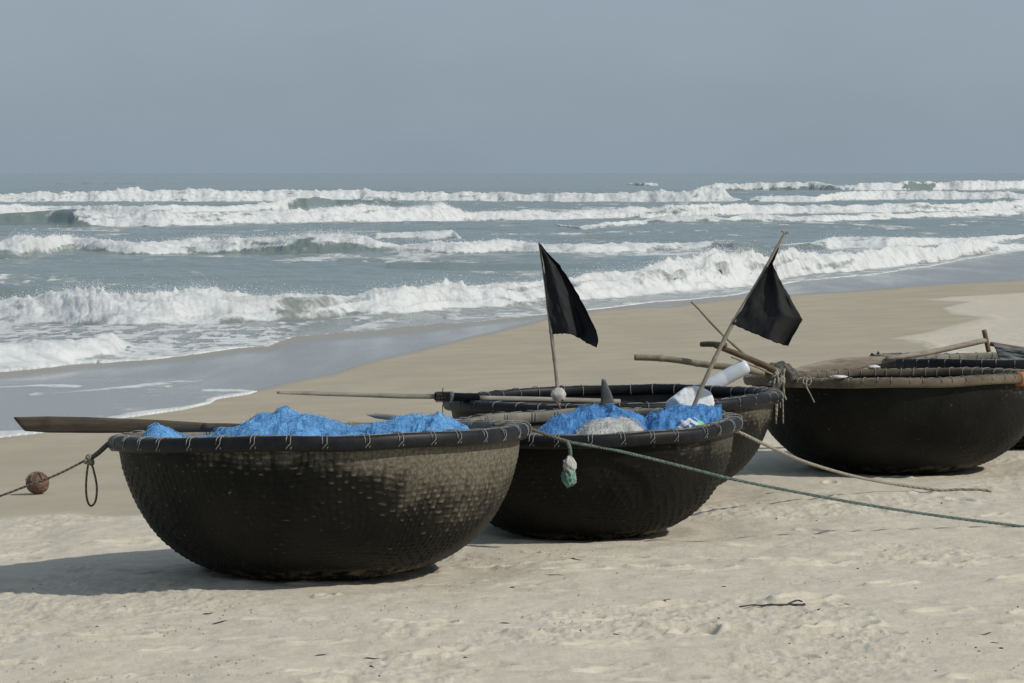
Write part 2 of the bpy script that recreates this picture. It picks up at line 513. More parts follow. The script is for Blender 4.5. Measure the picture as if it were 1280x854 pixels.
def build_sea():
    ys = [-300.0, -100, -40, -10, 5, 15, 20, 22]
    while ys[-1] < 26000:
        y = ys[-1]
        dy = .085 if y < 70 else .085 + (y - 70) * .0014 if y < 460 else (.63 + (y - 460) * .02)
        ys.append(y + dy)
    ys = np.array(ys)
    ud = np.linspace(-.185, .185, 860)
    ex, g, st = [], .185, .004
    while g < 12:
        g += st
        st *= 1.25
        ex.append(g)
    ex = np.array(ex)
    us = np.concatenate([-ex[::-1], ud, ex])
    W = np.where(ys > 20, ys, 20)
    X = us[None, :] * W[:, None]
    Y = np.repeat(ys[:, None], len(us), 1)
    PXc = 640 + F * us
    # chop and swell
    amp = sstep(16, 30, sT(X, Y))
    Z = ((fbm(X * .22, Y * .34, 4, 3) - .5) * .22 + (fbm(X * 1.1, Y * 1.5, 3, 8) - .5) * .075) * (.25 + .75 * amp)
    Z += (fbm(X * .03, Y * .05, 2, 12) - .5) * .35 * sstep(90, 200, Y) * sstep(3000, 600, Y)
    foam = np.zeros_like(Z)
    hgt = np.zeros_like(Z)
    DY = np.zeros_like(Z)
    for wi, wv in enumerate(WAVES):
        a = np.array(wv, dtype=float)
        xs = a[:, 0]
        pb = np.interp(PXc, xs, a[:, 2])
        pt = np.interp(PXc, xs, a[:, 1])
        fo = np.interp(PXc, xs, a[:, 3])
        yb = seaD(pb)
        fade = np.ones_like(PXc)
        if xs[0] > -40:
            fade *= sstep(xs[0], xs[0] + 8, PXc)
        if xs[-1] < 1300:
            fade *= sstep(xs[-1], xs[-1] - 8, PXc)
        A = np.full_like(yb, .4)
        for _ in range(4):
            wf = 2.4 * A + .7
            A = np.clip((HC - ZS) - (pt - HZ) * (yb + wf) / F, .03, 1.6)
        A = A * fade
        wf = 2.4 * A + .7
        xa = us * yb                                     # metres along this breaker
        jit = (fbm(xa * .55, xa * 0 + wi, 3, 41) - .5)
        w = (Y - yb[None, :]) + jit[None, :] * (.9 * wf[None, :])
        t = np.clip(w / wf[None, :], 0, 1)
        ok = (w > -np.clip(yb * .035, .6, 9)[None, :]) & (w < wf[None, :] + 9)
        smooth = .5 - .5 * np.cos(t ** .8 * PI)
        back = np.exp(-np.maximum(w - wf[None, :], 0) / (3.5 * A[None, :] + .5))
        prof = np.where(w < wf[None, :], smooth, back)
        h0 = A[None, :] * prof
        along = np.broadcast_to(xa[None, :], w.shape)
        r = np.where(ok.any(1))[0]
        r0, r1 = (r[0], r[-1] + 1) if len(r) else (0, 1)
        sl = slice(r0, r1)
        c2 = (w * .55 + h0 * 2.2)[sl] + wi * 13.0
        al = along[sl]
        puff = np.zeros(al.shape)
        am = .55
        for fq, sd_ in ((.9, 1), (2.1, 2), (4.6, 3), (9.5, 4)):
            puff += am * np.abs(2 * vnoise(al * fq + c2 * .3, c2 * fq * 1.25, 90 + sd_) - 1) ** .8
            am *= .66
        puff -= .5
        crest = (fbm(al * .8, c2 * .15, 3, 14 + wi) - .5)
        lm = fbm(al * 1.4, c2 * 1.6, 4, 17 + wi)
        cov = np.interp(PXc[None, :] + 46 * (fbm(al * .7, c2 * .9, 3, 60 + wi) - .5), xs, a[:, 3]) * fade[None, :]
        hh = h0[sl] * (1 + crest * (.35 + .2 * cov))
        full = np.clip(cov * 1.4, 0, 1) * sstep(.0, .22, t[sl]) * np.where(w[sl] < wf[None, :], 1, back[sl])
        size = np.minimum(A, .8)[None, :]
        spk = np.maximum(fbm(al * 7.0, c2 * 3.5, 4, 33 + wi, gain=.75) - .5, 0) * sstep(.7, 1.0, t[sl])
        hh = hh + size * full * (puff * .32 + spk * .55)
        fr = sstep(1 - cov - .22, 1 - cov + .12, t[sl] + (lm - .5) * .5) * sstep(0, .15, cov)
        fr = fr * (1 - .5 * sstep(.52, .74, fbm(al * .55 + 3, c2 * 1.1, 4, 37 + wi, gain=.6)) * sstep(1.1, .5, t[sl]))
        tail = np.where(w[sl] < wf[None, :], 1, np.exp(-np.maximum(w[sl] - wf[None, :], 0) / (1.6 + 1.6 * A[None, :])))
        fr = fr * tail * sstep(-.5 + .9 * lm, .25 + .9 * lm, w[sl] + .35)
        reach = np.clip(yb * .035, .6, 9)[None, :]
        apron = sstep(-1, 0, w[sl] / reach) * sstep(.45, .75, fbm(al * .9, w[sl] * .22, 4, 27 + wi)) * (w[sl] < wf[None, :])
        fr = np.maximum(fr, apron * .8 * cov)
        hh = np.where(ok[sl], hh, 0)
        fr = np.where(ok[sl], fr, fr * 0)
        take = hh > hgt[sl]
        hgt[sl] = np.maximum(hgt[sl], hh)
        DY[sl] = np.where(take, -size * full * puff * .15 * sstep(1.0, .7, t[sl]), DY[sl])
        foam[sl] = np.maximum(foam[sl], fr)
    # lacy run-out in front of the shore break
    se = np.array([PZ(p, q, ZS)[:2] for p, q in SEA_EDGE])
    ye = np.interp(us, se[:, 0] / se[:, 1], se[:, 1])
    ye = ye * (1 + .016 * (fbm(us * 70, us * 0 + 3, 4, 51) - .5) * 2)
    into = Y - ye[None, :]
    w1 = np.array(WAVES[1], dtype=float)
    y1 = seaD(np.interp(PXc, w1[:, 0], w1[:, 2]))
    inshore = sstep(-.05, .3, into) * sstep(1.0, -.6, Y - y1[None, :])
    lace = fbm(X * 1.3, Y * .45, 5, 61, gain=.62, ridged=True)
    left = np.interp(PXc, [330, 460], [1.0, .0])[None, :]
    lace2 = fbm(X * 3.2, Y * .9, 4, 63, gain=.6, ridged=True)
    foam = np.maximum(foam, inshore * np.maximum((.30 + .55 * sstep(.5, .8, lace)) * .8, left * (.34 + .5 * sstep(.50, .78, lace2) + .3 * sstep(.45, .7, lace) - .12)))
    rim = np.exp(-np.maximum(into, 0) / (.35 + .008 * Y)) * (into > -.02)
    rightrim = np.interp(PXc, [0, 280, 400, 480, 620, 720, 1000, 1300], [.8, .95, .35, .3, .5, .95, .8, .9])
    foam = np.maximum(foam, rim * rightrim[None, :] * .95)
    # streaks left on the surface between the breakers
    st = fbm(X * .35, Y * .16, 5, 71, gain=.6)
    foam = np.maximum(foam, (sstep(.54, .72, st) * .54 + .30 * sstep(.62, .80, fbm(X * 1.1, Y * .30, 4, 75, ridged=True)) * sstep(.40, .56, fbm(X * .09, Y * .05, 3, 77))) * sstep(700, 200, Y) * (into > 1))
    Zs = ZS + Z * np.clip(1 - inshore * .7, 0, 1) + hgt + foam * .0
    G = ground0(X, Y)
    # thin water over the sand at the edge; below the sand further up the beach
    film = G + .012 + .012 * np.clip(foam, 0, 1) * sstep(0, .8, into)
    ramp = sstep(-.2, np.interp(PXc, [130, 230], [.5, 5.6])[None, :], into)
    Zs = np.where(into > 0, np.maximum(film + (Zs - film) * ramp, G + .008), np.minimum(Zs, G - .06))
    # long tongue of swash on the left
    reg = (Y < 60) & (X < 2) & (Y > 18)
    wp = [PZ(p, q, float(-.43))[:2] for p, q in SWASH]
    sd = np.full(X.shape, -9.0)
    warp = (fbm(X[reg] * 1.2, Y[reg] * .3, 3, 81) - .5)
    sd[reg] = sdist(X[reg] * 1.0, Y[reg] * .25 + warp * .10, [(p, q * .25) for p, q in wp])
    inside = sd > 0
    Zs = np.where(inside & (into <= .3), G + .006 + .014 * sstep(0, .3, sd), Zs)
    sfo = np.zeros_like(foam)
    for li, ln in enumerate(SW_LINES):
        wl = np.array([PZ(p, q, -.43)[:2] for p, q in ln])
        d = np.full(X[reg].shape, 1e9)
        for i in range(len(wl) - 1):
            a, b = wl[i] * [1, .25], wl[i + 1] * [1, .25]
            e = b - a
            px, py = X[reg], Y[reg] * .25 + warp * .10
            t = np.clip(((px - a[0]) * e[0] + (py - a[1]) * e[1]) / (e @ e), 0, 1)
            d = np.minimum(d, np.hypot(px - a[0] - t * e[0], py - a[1] - t * e[1]))
        wid = (.14 if li == 2 else .055) * (.25 + 1.3 * fbm(X[reg] * 1.1, Y[reg] * .25, 3, 5))
        sfo[reg] = np.maximum(sfo[reg], sstep(wid * 2.4, wid * .2, d) * (1 if li == 2 else .8))
    sfo *= inside * (.62 + .38 * sstep(.3, .6, fbm(X * 2.2, Y * .6, 4, 83)))
    sfo = np.maximum(sfo, inside * .36 * sstep(1.3, .1, sd) * sstep(.45, .75, fbm(X * 2.0, Y * .5, 4, 84, ridged=True)))
    Zs += sfo * .012 * (into <= .3)
    foam = np.maximum(foam, sfo)
    film_m = np.clip((inside & (into <= .3)) * 1.0 + sstep(2.5, 0, into) * (into > 0), 0, 1)
    V = np.stack([X, Y + DY, Zs], -1)
    nearshore = sstep(14, 0, Y - y1[None, :])
    obj('sea', V, gridq(len(ys), len(us)), mat_sea(), kind='structure',
        attrs=dict(foam=foam, film=film_m, high=np.clip(hgt, 0, 1.5), shoal=nearshore))
    # droplets thrown up along the crests
    R = np.random.default_rng(3)
    rows, cols = np.where((foam[:, 40:-40] > .75) & (hgt[:, 40:-40] > .22) & (Y[:, 40:-40] < 180))
    pr = hgt[rows, cols + 40] ** 2 / (1 + (Y[rows, cols + 40] / 60.0)) * (ys[np.minimum(rows + 1, len(ys) - 1)] - ys[rows])
    pick = R.choice(len(rows), 60000, p=pr / pr.sum())
    P = V[rows[pick], cols[pick] + 40] + np.stack([R.normal(0, .10, 60000), R.normal(0, .1, 60000), np.abs(R.gamma(1.1, .05, 60000)) + .0], 1)
    r = np.clip(R.lognormal(-5.75, .5, 60000), .0016, .010) * np.clip(P[:, 1] / 60, .7, 1.6)
    octv = np.array([[1, 0, 0], [0, 1, 0], [-1, 0, 0], [0, -1, 0], [0, 0, 1], [0, 0, -1]], float)
    octf = np.array([[0, 1, 4], [1, 2, 4], [2, 3, 4], [3, 0, 4], [1, 0, 5], [2, 1, 5], [3, 2, 5], [0, 3, 5]])
    VV = P[:, None, :] + octv[None] * r[:, None, None] * R.uniform(.6, 1.4, (60000, 1, 3))
    QQ = octf[None] + (np.arange(60000) * 6)[:, None, None]
    m = Mat('spray_white')
    m.P(Base_Color=(.82, .84, .84), Roughness=.5)
    obj('sea_spray', VV.reshape(-1, 3), QQ.reshape(-1, 3), m.m, kind='stuff', smooth=True,
        label='fine white spray thrown up along the breaking wave crests', cat='spray')


def mat_sea():
    m = Mat('sea_water')
    p = m.n('ShaderNodeNewGeometry').outputs['Position']
    foam, film, high, shoal = (m.attr(k) for k in ('foam', 'film', 'high', 'shoal'))
    n = m.noise(p, 2.3, 8, .68, .4)
    nf = m.noise(m.scaled(p, (1, .5, 1)), 9, 5, .7)
    k = m.math('ADD', m.math('MULTIPLY', m.math('SUBTRACT', n, .5), 1.25), m.math('MULTIPLY', m.math('SUBTRACT', nf, .5), .55))
    f = m.ramp(m.math('ADD', foam, m.math('MULTIPLY', k, m.math('MULTIPLY_ADD', foam, -.30, 1.05))),   .30, .76)
    f = m.math('MULTIPLY', f, m.ramp(foam, .02, .12))
    deep = m.mix(m.ramp(m.noise(m.scaled(p, (.05, .05, .05)), 1.0, 3), .35, .65), (.165, .208, .192), (.195, .236, .217))
    w = m.mix(m.math('MULTIPLY', high, .6), deep, (.15, .195, .172))
    w = m.mix(m.math('MULTIPLY', shoal, .45), w, (.215, .215, .195))
    w = m.mix(film, w, (.30, .30, .285))
    fc = m.mix(m.ramp(n, .3, .6), (.47, .48, .475), (.64, .655, .65))
    m.P(Base_Color=m.mix(f, w, fc))
    rw = m.math('MULTIPLY_ADD', film, .08, .16)
    r = m.n('ShaderNodeMix', {'data_type': 'FLOAT'})
    m.set(r.inputs[0], f)
    m.set(r.inputs[2], rw)
    r.inputs[3].default_value = .85
    m.P(Roughness=r.outputs[0], IOR=1.33)
    m.P(Specular_IOR_Level=m.math('MULTIPLY_ADD', f, -.18, .34))
    ch = m.math('ADD', m.noise(m.scaled(p, (1, 1.3, 1)), 2.4, 4, .6), m.math('MULTIPLY', m.noise(p, 9, 3, .6), .35))
    hb = m.math('MULTIPLY_ADD', m.math('MULTIPLY', n, f), 1.0, m.math('MULTIPLY', ch, .55))
    bs = m.math('MULTIPLY_ADD', film, -.9, 1.0)
    bp = m.n('ShaderNodeBump', Height=hb, Distance=.10, Strength=m.math('MULTIPLY', bs, .65))
    m.P(Normal=bp.outputs[0])
    return m.m


# ------------------------------------------------------------------ object materials
def mat_hull(name, mud_sun, seed, tarc=(.0085, .0084, .0075)):
    m = Mat(name)
    p = m.coord('Object')
    po = m.n('ShaderNodeVectorMath', {'operation': 'ADD'}, i0=p, i1=(seed * 3.1, seed * 1.7, seed * .9)).outputs[0]
    wv, hh, mm = m.attr('weave'), m.attr('rise'), m.attr('mud_sun')
    n1 = m.noise(po, 3.2, 6, .65)
    n2 = m.noise(m.scaled(po, (1, 1, .25)), 14, 5, .7)
    n3 = m.noise(po, 60, 3, .7)
    k = m.math('ADD', mm, m.math('MULTIPLY', m.math('SUBTRACT', n1, .5), 1.3))
    k = m.math('ADD', k, m.math('MULTIPLY', m.math('SUBTRACT', n2, .5), .7))
    k = m.math('ADD', k, m.math('MULTIPLY', m.math('SUBTRACT', wv, .5), .75))
    mud_sun_f = m.math('MULTIPLY', m.ramp(k, .50, 1.15), mud_sun)
    tar = m.mix(m.ramp(n1, .3, .7), tarc, (tarc[0] * 1.9, tarc[1] * 1.85, tarc[2] * 1.7))
    mud_sun_c = m.mix(m.ramp(n3, .3, .7), (.088, .078, .056), (.195, .176, .136))
    c = m.mix(mud_sun_f, tar, mud_sun_c)
    sp = m.noise(po, 34, 2, .5)
    c = m.mix(m.ramp(sp, .72, .78, 0, .32), c, (.30, .26, .20))
    # sand dusted on the lowest hand's breadth
    c = m.mix(m.math('MULTIPLY', m.ramp(hh, .085, .02), m.ramp(n2, .42, .62, 0, .8)), c, (.33, .29, .21))
    m.P(Base_Color=c)
    tip = m.ramp(wv, .50, .90)
    wear_glint = m.math('MULTIPLY', tip, m.ramp(n2, .36, .60))
    m.P(Base_Color=m.mix(m.math('MULTIPLY', wear_glint, .75 * mud_sun), c, (.19, .172, .138)))  # worn weave tips, with sunlit glints painted into the colour
    m.P(Roughness=m.math('ADD', m.math('MULTIPLY_ADD', mud_sun_f, .3, .50), m.math('MULTIPLY', wear_glint, -.12)))
    m.P(Specular_IOR_Level=m.math('MULTIPLY_ADD', wear_glint, .75, .10))
    hb = m.math('ADD', m.math('MULTIPLY', n3, .5), n2)
    m.P(Normal=m.bump(hb, .45, .006))
    return m.m


def mat_wood(name, c1, c2, stretch=(2, 40, 40), rough=.7, bump=.25):
    m = Mat(name)
    p = m.coord('Object')
    n1 = m.noise(m.scaled(p, stretch), 1.0, 6, .65, .3)
    n2 = m.noise(p, 9, 4)
    c = m.mix(m.ramp(n1, .3, .7), c1, c2)
    c = m.mix(m.ramp(n2, .5, .8, 0, .5), c, tuple(v * .55 for v in c1))
    m.P(Base_Color=c, Roughness=rough, Specular_IOR_Level=.3, Normal=m.bump(n1, bump, .004))
    return m.m


def mat_plain(name, c, rough=.6, var=.25, scale=20, bump=.2, dist=.003, spec=.4):
    m = Mat(name)
    p = m.coord('Object')
    n1 = m.noise(p, scale, 5, .65)
    cc = m.mix(m.ramp(n1, .3, .7), tuple(v * (1 - var) for v in c), tuple(min(1, v * (1 + var)) for v in c))
    m.P(Base_Color=cc, Roughness=rough, Specular_IOR_Level=spec, Normal=m.bump(n1, bump, dist))
    return m.m


def mat_rope(name, c, c2, pitch=120):
    m = Mat(name)
    p = m.coord('Object')
    w = m.n('ShaderNodeTexWave', {'wave_type': 'BANDS', 'bands_direction': 'DIAGONAL'}, Vector=p, Scale=pitch / 6.28, Distortion=2.0, Detail=2.0).outputs['Fac']
    n1 = m.noise(p, 25, 4)
    cc = m.mix(m.ramp(w, .2, .8), c, c2)
    cc = m.mix(m.ramp(n1, .4, .75, 0, .5), cc, tuple(v * .5 for v in c))
    m.P(Base_Color=cc, Roughness=.85, Specular_IOR_Level=.2, Normal=m.bump(w, .6, .004))
    return m.m


def mat_net(name, dark, mid, pale, palef=.5):
    m = Mat(name)
    p = m.coord('Object')
    n1 = m.noise(p, 7, 5, .65, .8)
    n2 = m.noise(m.scaled(p, (1.0, 1.0, 1.6)), 55, 4, .75, 1.5)
    v = m.n('ShaderNodeTexVoronoi', {'feature': 'DISTANCE_TO_EDGE'}, Vector=m.n('ShaderNodeVectorMath', {'operation': 'ADD'}, i0=p, i1=m.scaled(m.n('ShaderNodeTexNoise', Vector=p, Scale=9.0, Detail=3.0).outputs['Color'], (.12, .12, .12))).outputs[0], Scale=42.0).outputs['Distance']
    c = m.mix(m.ramp(n1, .3, .68), dark, mid)  # dark tone paints the shade of net folds into the colour
    c = m.mix(m.math('MULTIPLY', m.ramp(n2, .55, .78), palef), c, pale)
    c = m.mix(m.ramp(v, .09, .02, 0, .35), c, pale)
    c = m.mix(m.ramp(n2, .42, .28, 0, .6), c, dark)
    m.P(Base_Color=c, Roughness=.62, Specular_IOR_Level=.3)
    h = m.math('ADD', n2, m.ramp(v, .1, .0, 0, .5))
    m.P(Normal=m.bump(h, .35, .008))
    return m.m


def mat_cloth(name, c, rough=.8):
    m = Mat(name)
    p = m.coord('Object')
    n1 = m.noise(p, 5, 4)
    n2 = m.noise(p, 400, 2)
    m.P(Base_Color=m.mix(m.ramp(n1, .3, .7), c, tuple(v * 1.7 for v in c)), Roughness=rough, Specular_IOR_Level=.25, Normal=m.bump(m.math('ADD', n1, m.math('MULTIPLY', n2, .12)), .5, .006))
    return m.m


M = dict(
    outer=mat_plain('dark_rim_bamboo', (.0095, .0102, .0115), .46, .45, 14, .3, .003, .25),
    outer_brown=mat_wood('brown_rim_bamboo', (.085, .066, .042), (.165, .135, .092), (6, 6, 6)),
    inner=mat_wood('weathered_rim_bamboo', (.13, .118, .092), (.235, .215, .17), (7, 7, 7)),
    cap=mat_plain('grey_rim_filler', (.085, .082, .070), .8, .45, 45, .6, .006),
    cord=mat_plain('lashing_cord', (.225, .22, .205), .75, .3, 60),
    inside=mat_plain('hull_inside', (.032, .030, .025), .7, .5, 9, .5, .01),
    oar=mat_wood('grey_brown_oar_wood', (.060, .048, .034), (.115, .094, .068), (3, 30, 50)),
    oar_pale=mat_wood('pale_oar_wood', (.20, .185, .15), (.32, .30, .25), (3, 30, 50)),
    oar_red=mat_wood('reddish_oar_wood', (.20, .165, .128), (.33, .285, .228), (3, 30, 50)),
    bamboo=mat_wood('dry_bamboo', (.18, .15, .095), (.29, .25, .17), (8, 8, 8), .55),
    bamboo_dark=mat_wood('brown_pole', (.075, .050, .030), (.17, .118, .068), (8, 8, 8), .55),
    flagpole=mat_wood('grey_bamboo', (.20, .175, .13), (.33, .29, .22), (12, 12, 12), .6),
    flag=mat_cloth('black_flag_cloth', (.013, .0133, .0142)),
    tarp=mat_cloth('grey_canvas', (.13, .14, .14)),
    blue=mat_net('blue_net', (.040, .165, .40), (.105, .33, .62), (.34, .54, .78), .5),
    blue_deep=mat_net('deep_blue_net', (.030, .135, .36), (.065, .245, .54), (.24, .43, .70), .5),
    twine_blue=mat_plain('pale_blue_twine', (.15, .36, .60), .7, .4, 12),
    twine_deep=mat_plain('blue_twine', (.11, .30, .56), .7, .4, 12),
    white=mat_net('white_net', (.34, .34, .32), (.47, .475, .46), (.60, .61, .60), .6),
    foam=mat_plain('styrofoam', (.66, .68, .68), .75, .12, 40, .6, .01),
    jug=mat_plain('white_plastic', (.62, .66, .71), .32, .08, 6, .1, .003),
    husk=mat_plain('coconut_husk', (.135, .078, .056), .85, .45, 40, .8, .01),
    tan=mat_rope('tan_rope', (.235, .212, .165), (.34, .315, .26)),
    hemp=mat_rope('brown_hemp_rope', (.085, .075, .055), (.15, .135, .105)),
    green=mat_rope('green_rope', (.085, .125, .105), (.19, .245, .215), 260),
    slate=mat_plain('slate_board', (.085, .092, .098), .6, .25, 12),
    orange=mat_plain('orange_wrap', (.34, .125, .045), .7, .3, 30, .5, .006),
    fuzzw=mat_plain('frayed_white', (.50, .50, .45), .9, .25, 70, .9, .012),
    fuzzg=mat_plain('frayed_green', (.17, .30, .25), .9, .3, 70, .9, .012),
    twig=mat_plain('dark_twig', (.05, .042, .034), .85, .4, 60),
)

# ------------------------------------------------------------------ basket boats
PROF = np.array([(1.0, .0), (.992, .06), (.978, .14), (.94, .26), (.885, .37), (.815, .465), (.72, .55), (.61, .615), (.47, .664), (.32, .685), (.15, .69), (.0, .69)])


def hull_profile(R, H, n):
    p = PROF.copy()
    p = spline(p, 10)
    L = np.concatenate([[0], np.cumsum(np.hypot(*np.diff(p, axis=0).T))])
    s = np.linspace(0, L[-1], n)
    r = np.maximum(np.interp(s, L, p[:, 0]), .004)
    h = np.interp(s, L, p[:, 1])
    return r * R, H - h * (H / .69), s * R


def make_boat(key, label, hull_mat, nth=1100, nv=120, outer='outer', ncord=36, double=True, seed=1, mud_sun_ang=None, rimh=.037, weave_amp=.0125, inner='inner', cap='cap', nweave=150, skew=0.0):
    b = BSPEC[key]
    R, H = b['R'], b['H']
    root = thing('basket_boat', b['base'], label, 'boat', 'round basket boats drawn up on the beach', rot=(-b['tilt'], -b['roll'], 0))
    r, z, s = hull_profile(R, H, nv)
    th = np.linspace(0, 2 * PI, nth, endpoint=False)
    S, TH = np.meshgrid(s, th, indexing='ij')
    # twill of split bamboo under a coat of tar
    nu = nweave
    u = TH / (2 * PI) * nu
    v = S / .0295
    u = u + skew * S / .034 + 2.4 * vnoise(np.cos(TH) * 6 + 9, np.sin(TH) * 6 + S * 5, seed)
    v = v + 1.5 * vnoise(np.cos(TH) * 5 + 3, np.sin(TH) * 5 + S * 3, seed + 4)
    iu, iv = np.floor(u).astype(int), np.floor(v).astype(int)
    fu, fv = u - iu, v - iv
    par = (iu + iv) % 2
    cell = _T[iu & 255, iv & 255]
    hx = np.sqrt(np.clip(np.sin(fu * PI), 0, 1)) * (.45 + .55 * np.sin(fv * PI))
    hy = np.clip(np.sin(np.clip(fv * 1.25, 0, 1) * PI), 0, 1) ** 1.5 * np.clip(np.sin(fu * PI), 0, 1) ** .6 * (.55 + .45 * fu)
    wv = np.where(par == 1, hy * (.35 + .65 * cell ** .7), hx * .20)
    coat = sstep(.25, .7, fbm(np.cos(TH) * 3 + 7, np.sin(TH) * 3 + S * 2.2, 4, seed + 9))
    amp = weave_amp * (.35 + .65 * coat) * sstep(.05, .16, S) * sstep(s[-1], s[-1] - .35, S)
    dr = wv * amp + .012 * (fbm(np.cos(TH) * 2 + 2, np.sin(TH) * 2 + S * 2, 3, seed + 2) - .5)
    # surface normals of the profile
    tr, tz = np.gradient(r), np.gradient(z)
    ln = np.hypot(tr, tz)
    nr_, nz_ = -tz / ln, tr / ln
    RR = r[:, None] + dr * nr_[:, None]
    ZZ = z[:, None] + dr * nz_[:, None]
    V = np.stack([RR * np.cos(TH), RR * np.sin(TH), ZZ], -1)
    rise = ZZ
    mud_sun = sstep(.62, 1.0, (ZZ / H)) * .50
    if mud_sun_ang is not None:
        for (a0, wid, amt, low) in mud_sun_ang:
            dth = np.abs((TH - math.radians(a0) + PI) % (2 * PI) - PI)
            mud_sun = mud_sun + amt * np.exp(-(dth / math.radians(wid)) ** 2) * sstep(low, .95, ZZ / H)  # mud lobes; those facing the sun also carry painted sunlit lightening
    # inner skin
    ri, zi = np.maximum(r - .022 * nr_, .003), z - .022 * nz_ * -1 * -1
    zi = z + .022 * np.abs(nz_)
    nin = th[::6]
    Vi = np.stack([ri[:, None] * np.cos(nin), ri[:, None] * np.sin(nin), np.repeat(zi[:, None], len(nin), 1)], -1)
    obj('hull', V, gridq(nv, nth, wrap=True, flip=False), hull_mat, root, attrs=dict(weave=wv, rise=rise, mud_sun=mud_sun))
    obj('inner_lining', Vi, gridq(nv, len(nin), wrap=True, flip=True), M['inside'], root)
    # rim: an outer and an inner hoop with a filler between, bound with cord
    tt = np.linspace(0, 2 * PI, 240, endpoint=False)
    cs, sn = np.cos(tt), np.sin(tt)
    wob = .004 * np.sin(tt * 3 + seed) + .003 * np.sin(tt * 7 + 2 * seed)

    def hoop(rad, zc, hw, hh, k):
        ph = np.linspace(0, 2 * PI, 14, endpoint=False)
        ca, sa = np.sign(np.cos(ph)) * np.abs(np.cos(ph)) ** .8, np.sign(np.sin(ph)) * np.abs(np.sin(ph)) ** .8
        wz = wob * 1.0 + .002 * np.sin(tt * 11 + k)
        rr = rad + ca[None, :] * hw
        zz = zc + wz[:, None] + sa[None, :] * hh
        V = np.stack([rr * cs[:, None], rr * sn[:, None], zz], -1)
        n = 14
        Q = gridq(240, n, wrap=True, flip=True)
        i = np.arange(n)
        j = (i + 1) % n
        Q = np.vstack([Q, np.stack([239 * n + i, i, j, 239 * n + j], 1)[:, ::-1]])
        return V, Q
    Vo, Qo = hoop(R + .024, H - .002, .022, rimh, 1)
    obj('outer_hoop', Vo, Qo, M[outer], root)
    Vn, Qn = hoop(R - .036, H + .002, .020, rimh * .92, 2)
    obj('inner_hoop', Vn, Qn, M[inner], root)
    Vf, Qf = hoop(R - .006, H + rimh * .45, .030, rimh * .40, 3)
    obj('rim_filler', Vf, Qf, M[cap], root)
    # one long cord wound round and round the rim
    P = []
    ph = np.linspace(0, 2 * PI, 15)[:-1]
    rg = random.Random(seed)
    for i in range(ncord):
        a0 = 2 * PI * (i + rg.uniform(-.16, .16)) / ncord
        for o in ((-.010, .010) if double else (0,)):
            sk = rg.uniform(-.003, .003)
            for q in ph:
                a = a0 + (o + sk * math.sin(q)) / R
                ca, sa = math.copysign(abs(math.cos(q)) ** .72, math.cos(q)), math.copysign(abs(math.sin(q)) ** .72, math.sin(q))
                rr = R - .006 + .0560 * ca
                zz = H + .001 + (rimh + .0015) * sa + (.002 * (1 - abs(ca)) if sa > 0 else 0) + float(np.interp(a % (2 * PI), tt, wob))
                P.append((rr * math.cos(a), rr * math.sin(a), zz))
        # cross over the top to the next turn
        for f in (.3, .6, .85):
            a = a0 + 2 * PI / ncord * f
            P.append(((R + .045 - .08 * f) * math.cos(a), (R + .045 - .08 * f) * math.sin(a), H + rimh - .002 + float(np.interp(a % (2 * PI), tt, wob))))
    Vc, Qc = tube(np.array(P), .0024, 5)
    obj('lashing', Vc, Qc, M['cord'], root)
    return root


def build_boats():
    make_boat('a', 'nearest basket boat, dark woven hull holding a heap of bright blue net', mat_hull('woven_hull_nearest', 1.0, 1), 2100, 160, seed=1, ncord=38, nweave=158,
              mud_sun_ang=[(-52, 46, 1.0, -.35), (-8, 34, .75, -.3), (-108, 26, .42, .50)])
    make_boat('b', 'smaller black basket boat behind the nearest one, filled with white and blue net', mat_hull('woven_hull_filled', .55, 2), 1500, 130, seed=2, ncord=32, nweave=140, skew=.45,
              mud_sun_ang=[(-45, 34, .55, .2), (-5, 30, .8, .1)])
    make_boat('c', 'middle basket boat, mostly hidden, with the upright black flag at its rim', mat_hull('woven_hull_middle', .8, 3), 900, 100, seed=3, ncord=40, double=False,
              mud_sun_ang=[(-20, 40, .9, .2)], rimh=.034, inner='outer', cap='inner')
    e = make_boat('e', 'smooth black basket boat with light brown bound rim and orange wrapping, at right', mat_hull('tarred_hull_smooth', .6, 4, (.0082, .0084, .0078)), 900, 100, outer='outer_brown', seed=4, ncord=66,
                  double=False, rimh=.031, weave_amp=.009, mud_sun_ang=[(-30, 34, .55, -.1)], inner='outer_brown')
    f = make_boat('f', 'farthest basket boat with black bound rim, half hidden at the right edge', mat_hull('tarred_hull_far', .3, 5, (.0082, .0084, .0078)), 700, 80, seed=5, ncord=52, double=False, rimh=.037, weave_amp=.003)
    # orange wrapping on the right part of the brown rim
    b = BSPEC['e']
    an = np.linspace(math.radians(-46), math.radians(-24), 24)
    wr = .047 + .003 * np.sin(np.arange(24) * 2.1)
    V, Q = tube(np.stack([(b['R'] + .012) * np.cos(an), (b['R'] + .012) * np.sin(an), np.full(24, b['H'])], 1), wr, 12)
    obj('orange_wrapping', V, Q, M['orange'], e)
    # dark knotted rag at the left end of the far rim
    b = BSPEC['f']
    mb = MB()
    rg = random.Random(4)
    for k in range(7):
        a = PI + rg.uniform(-.1, .1)
        p0 = np.array([b['R'] * math.cos(a), b['R'] * math.sin(a), b['H']])
        q = [p0 + np.array([rg.uniform(-.04, .05), rg.uniform(-.05, .05), rg.uniform(-.03, .05)]) * t for t in (0, 1, 1.6)]
        mb.tube(spline(q, 4), np.linspace(.02, .008, 9), 7)
    obj('knotted_rag', *mb.get(), M['outer'], f)


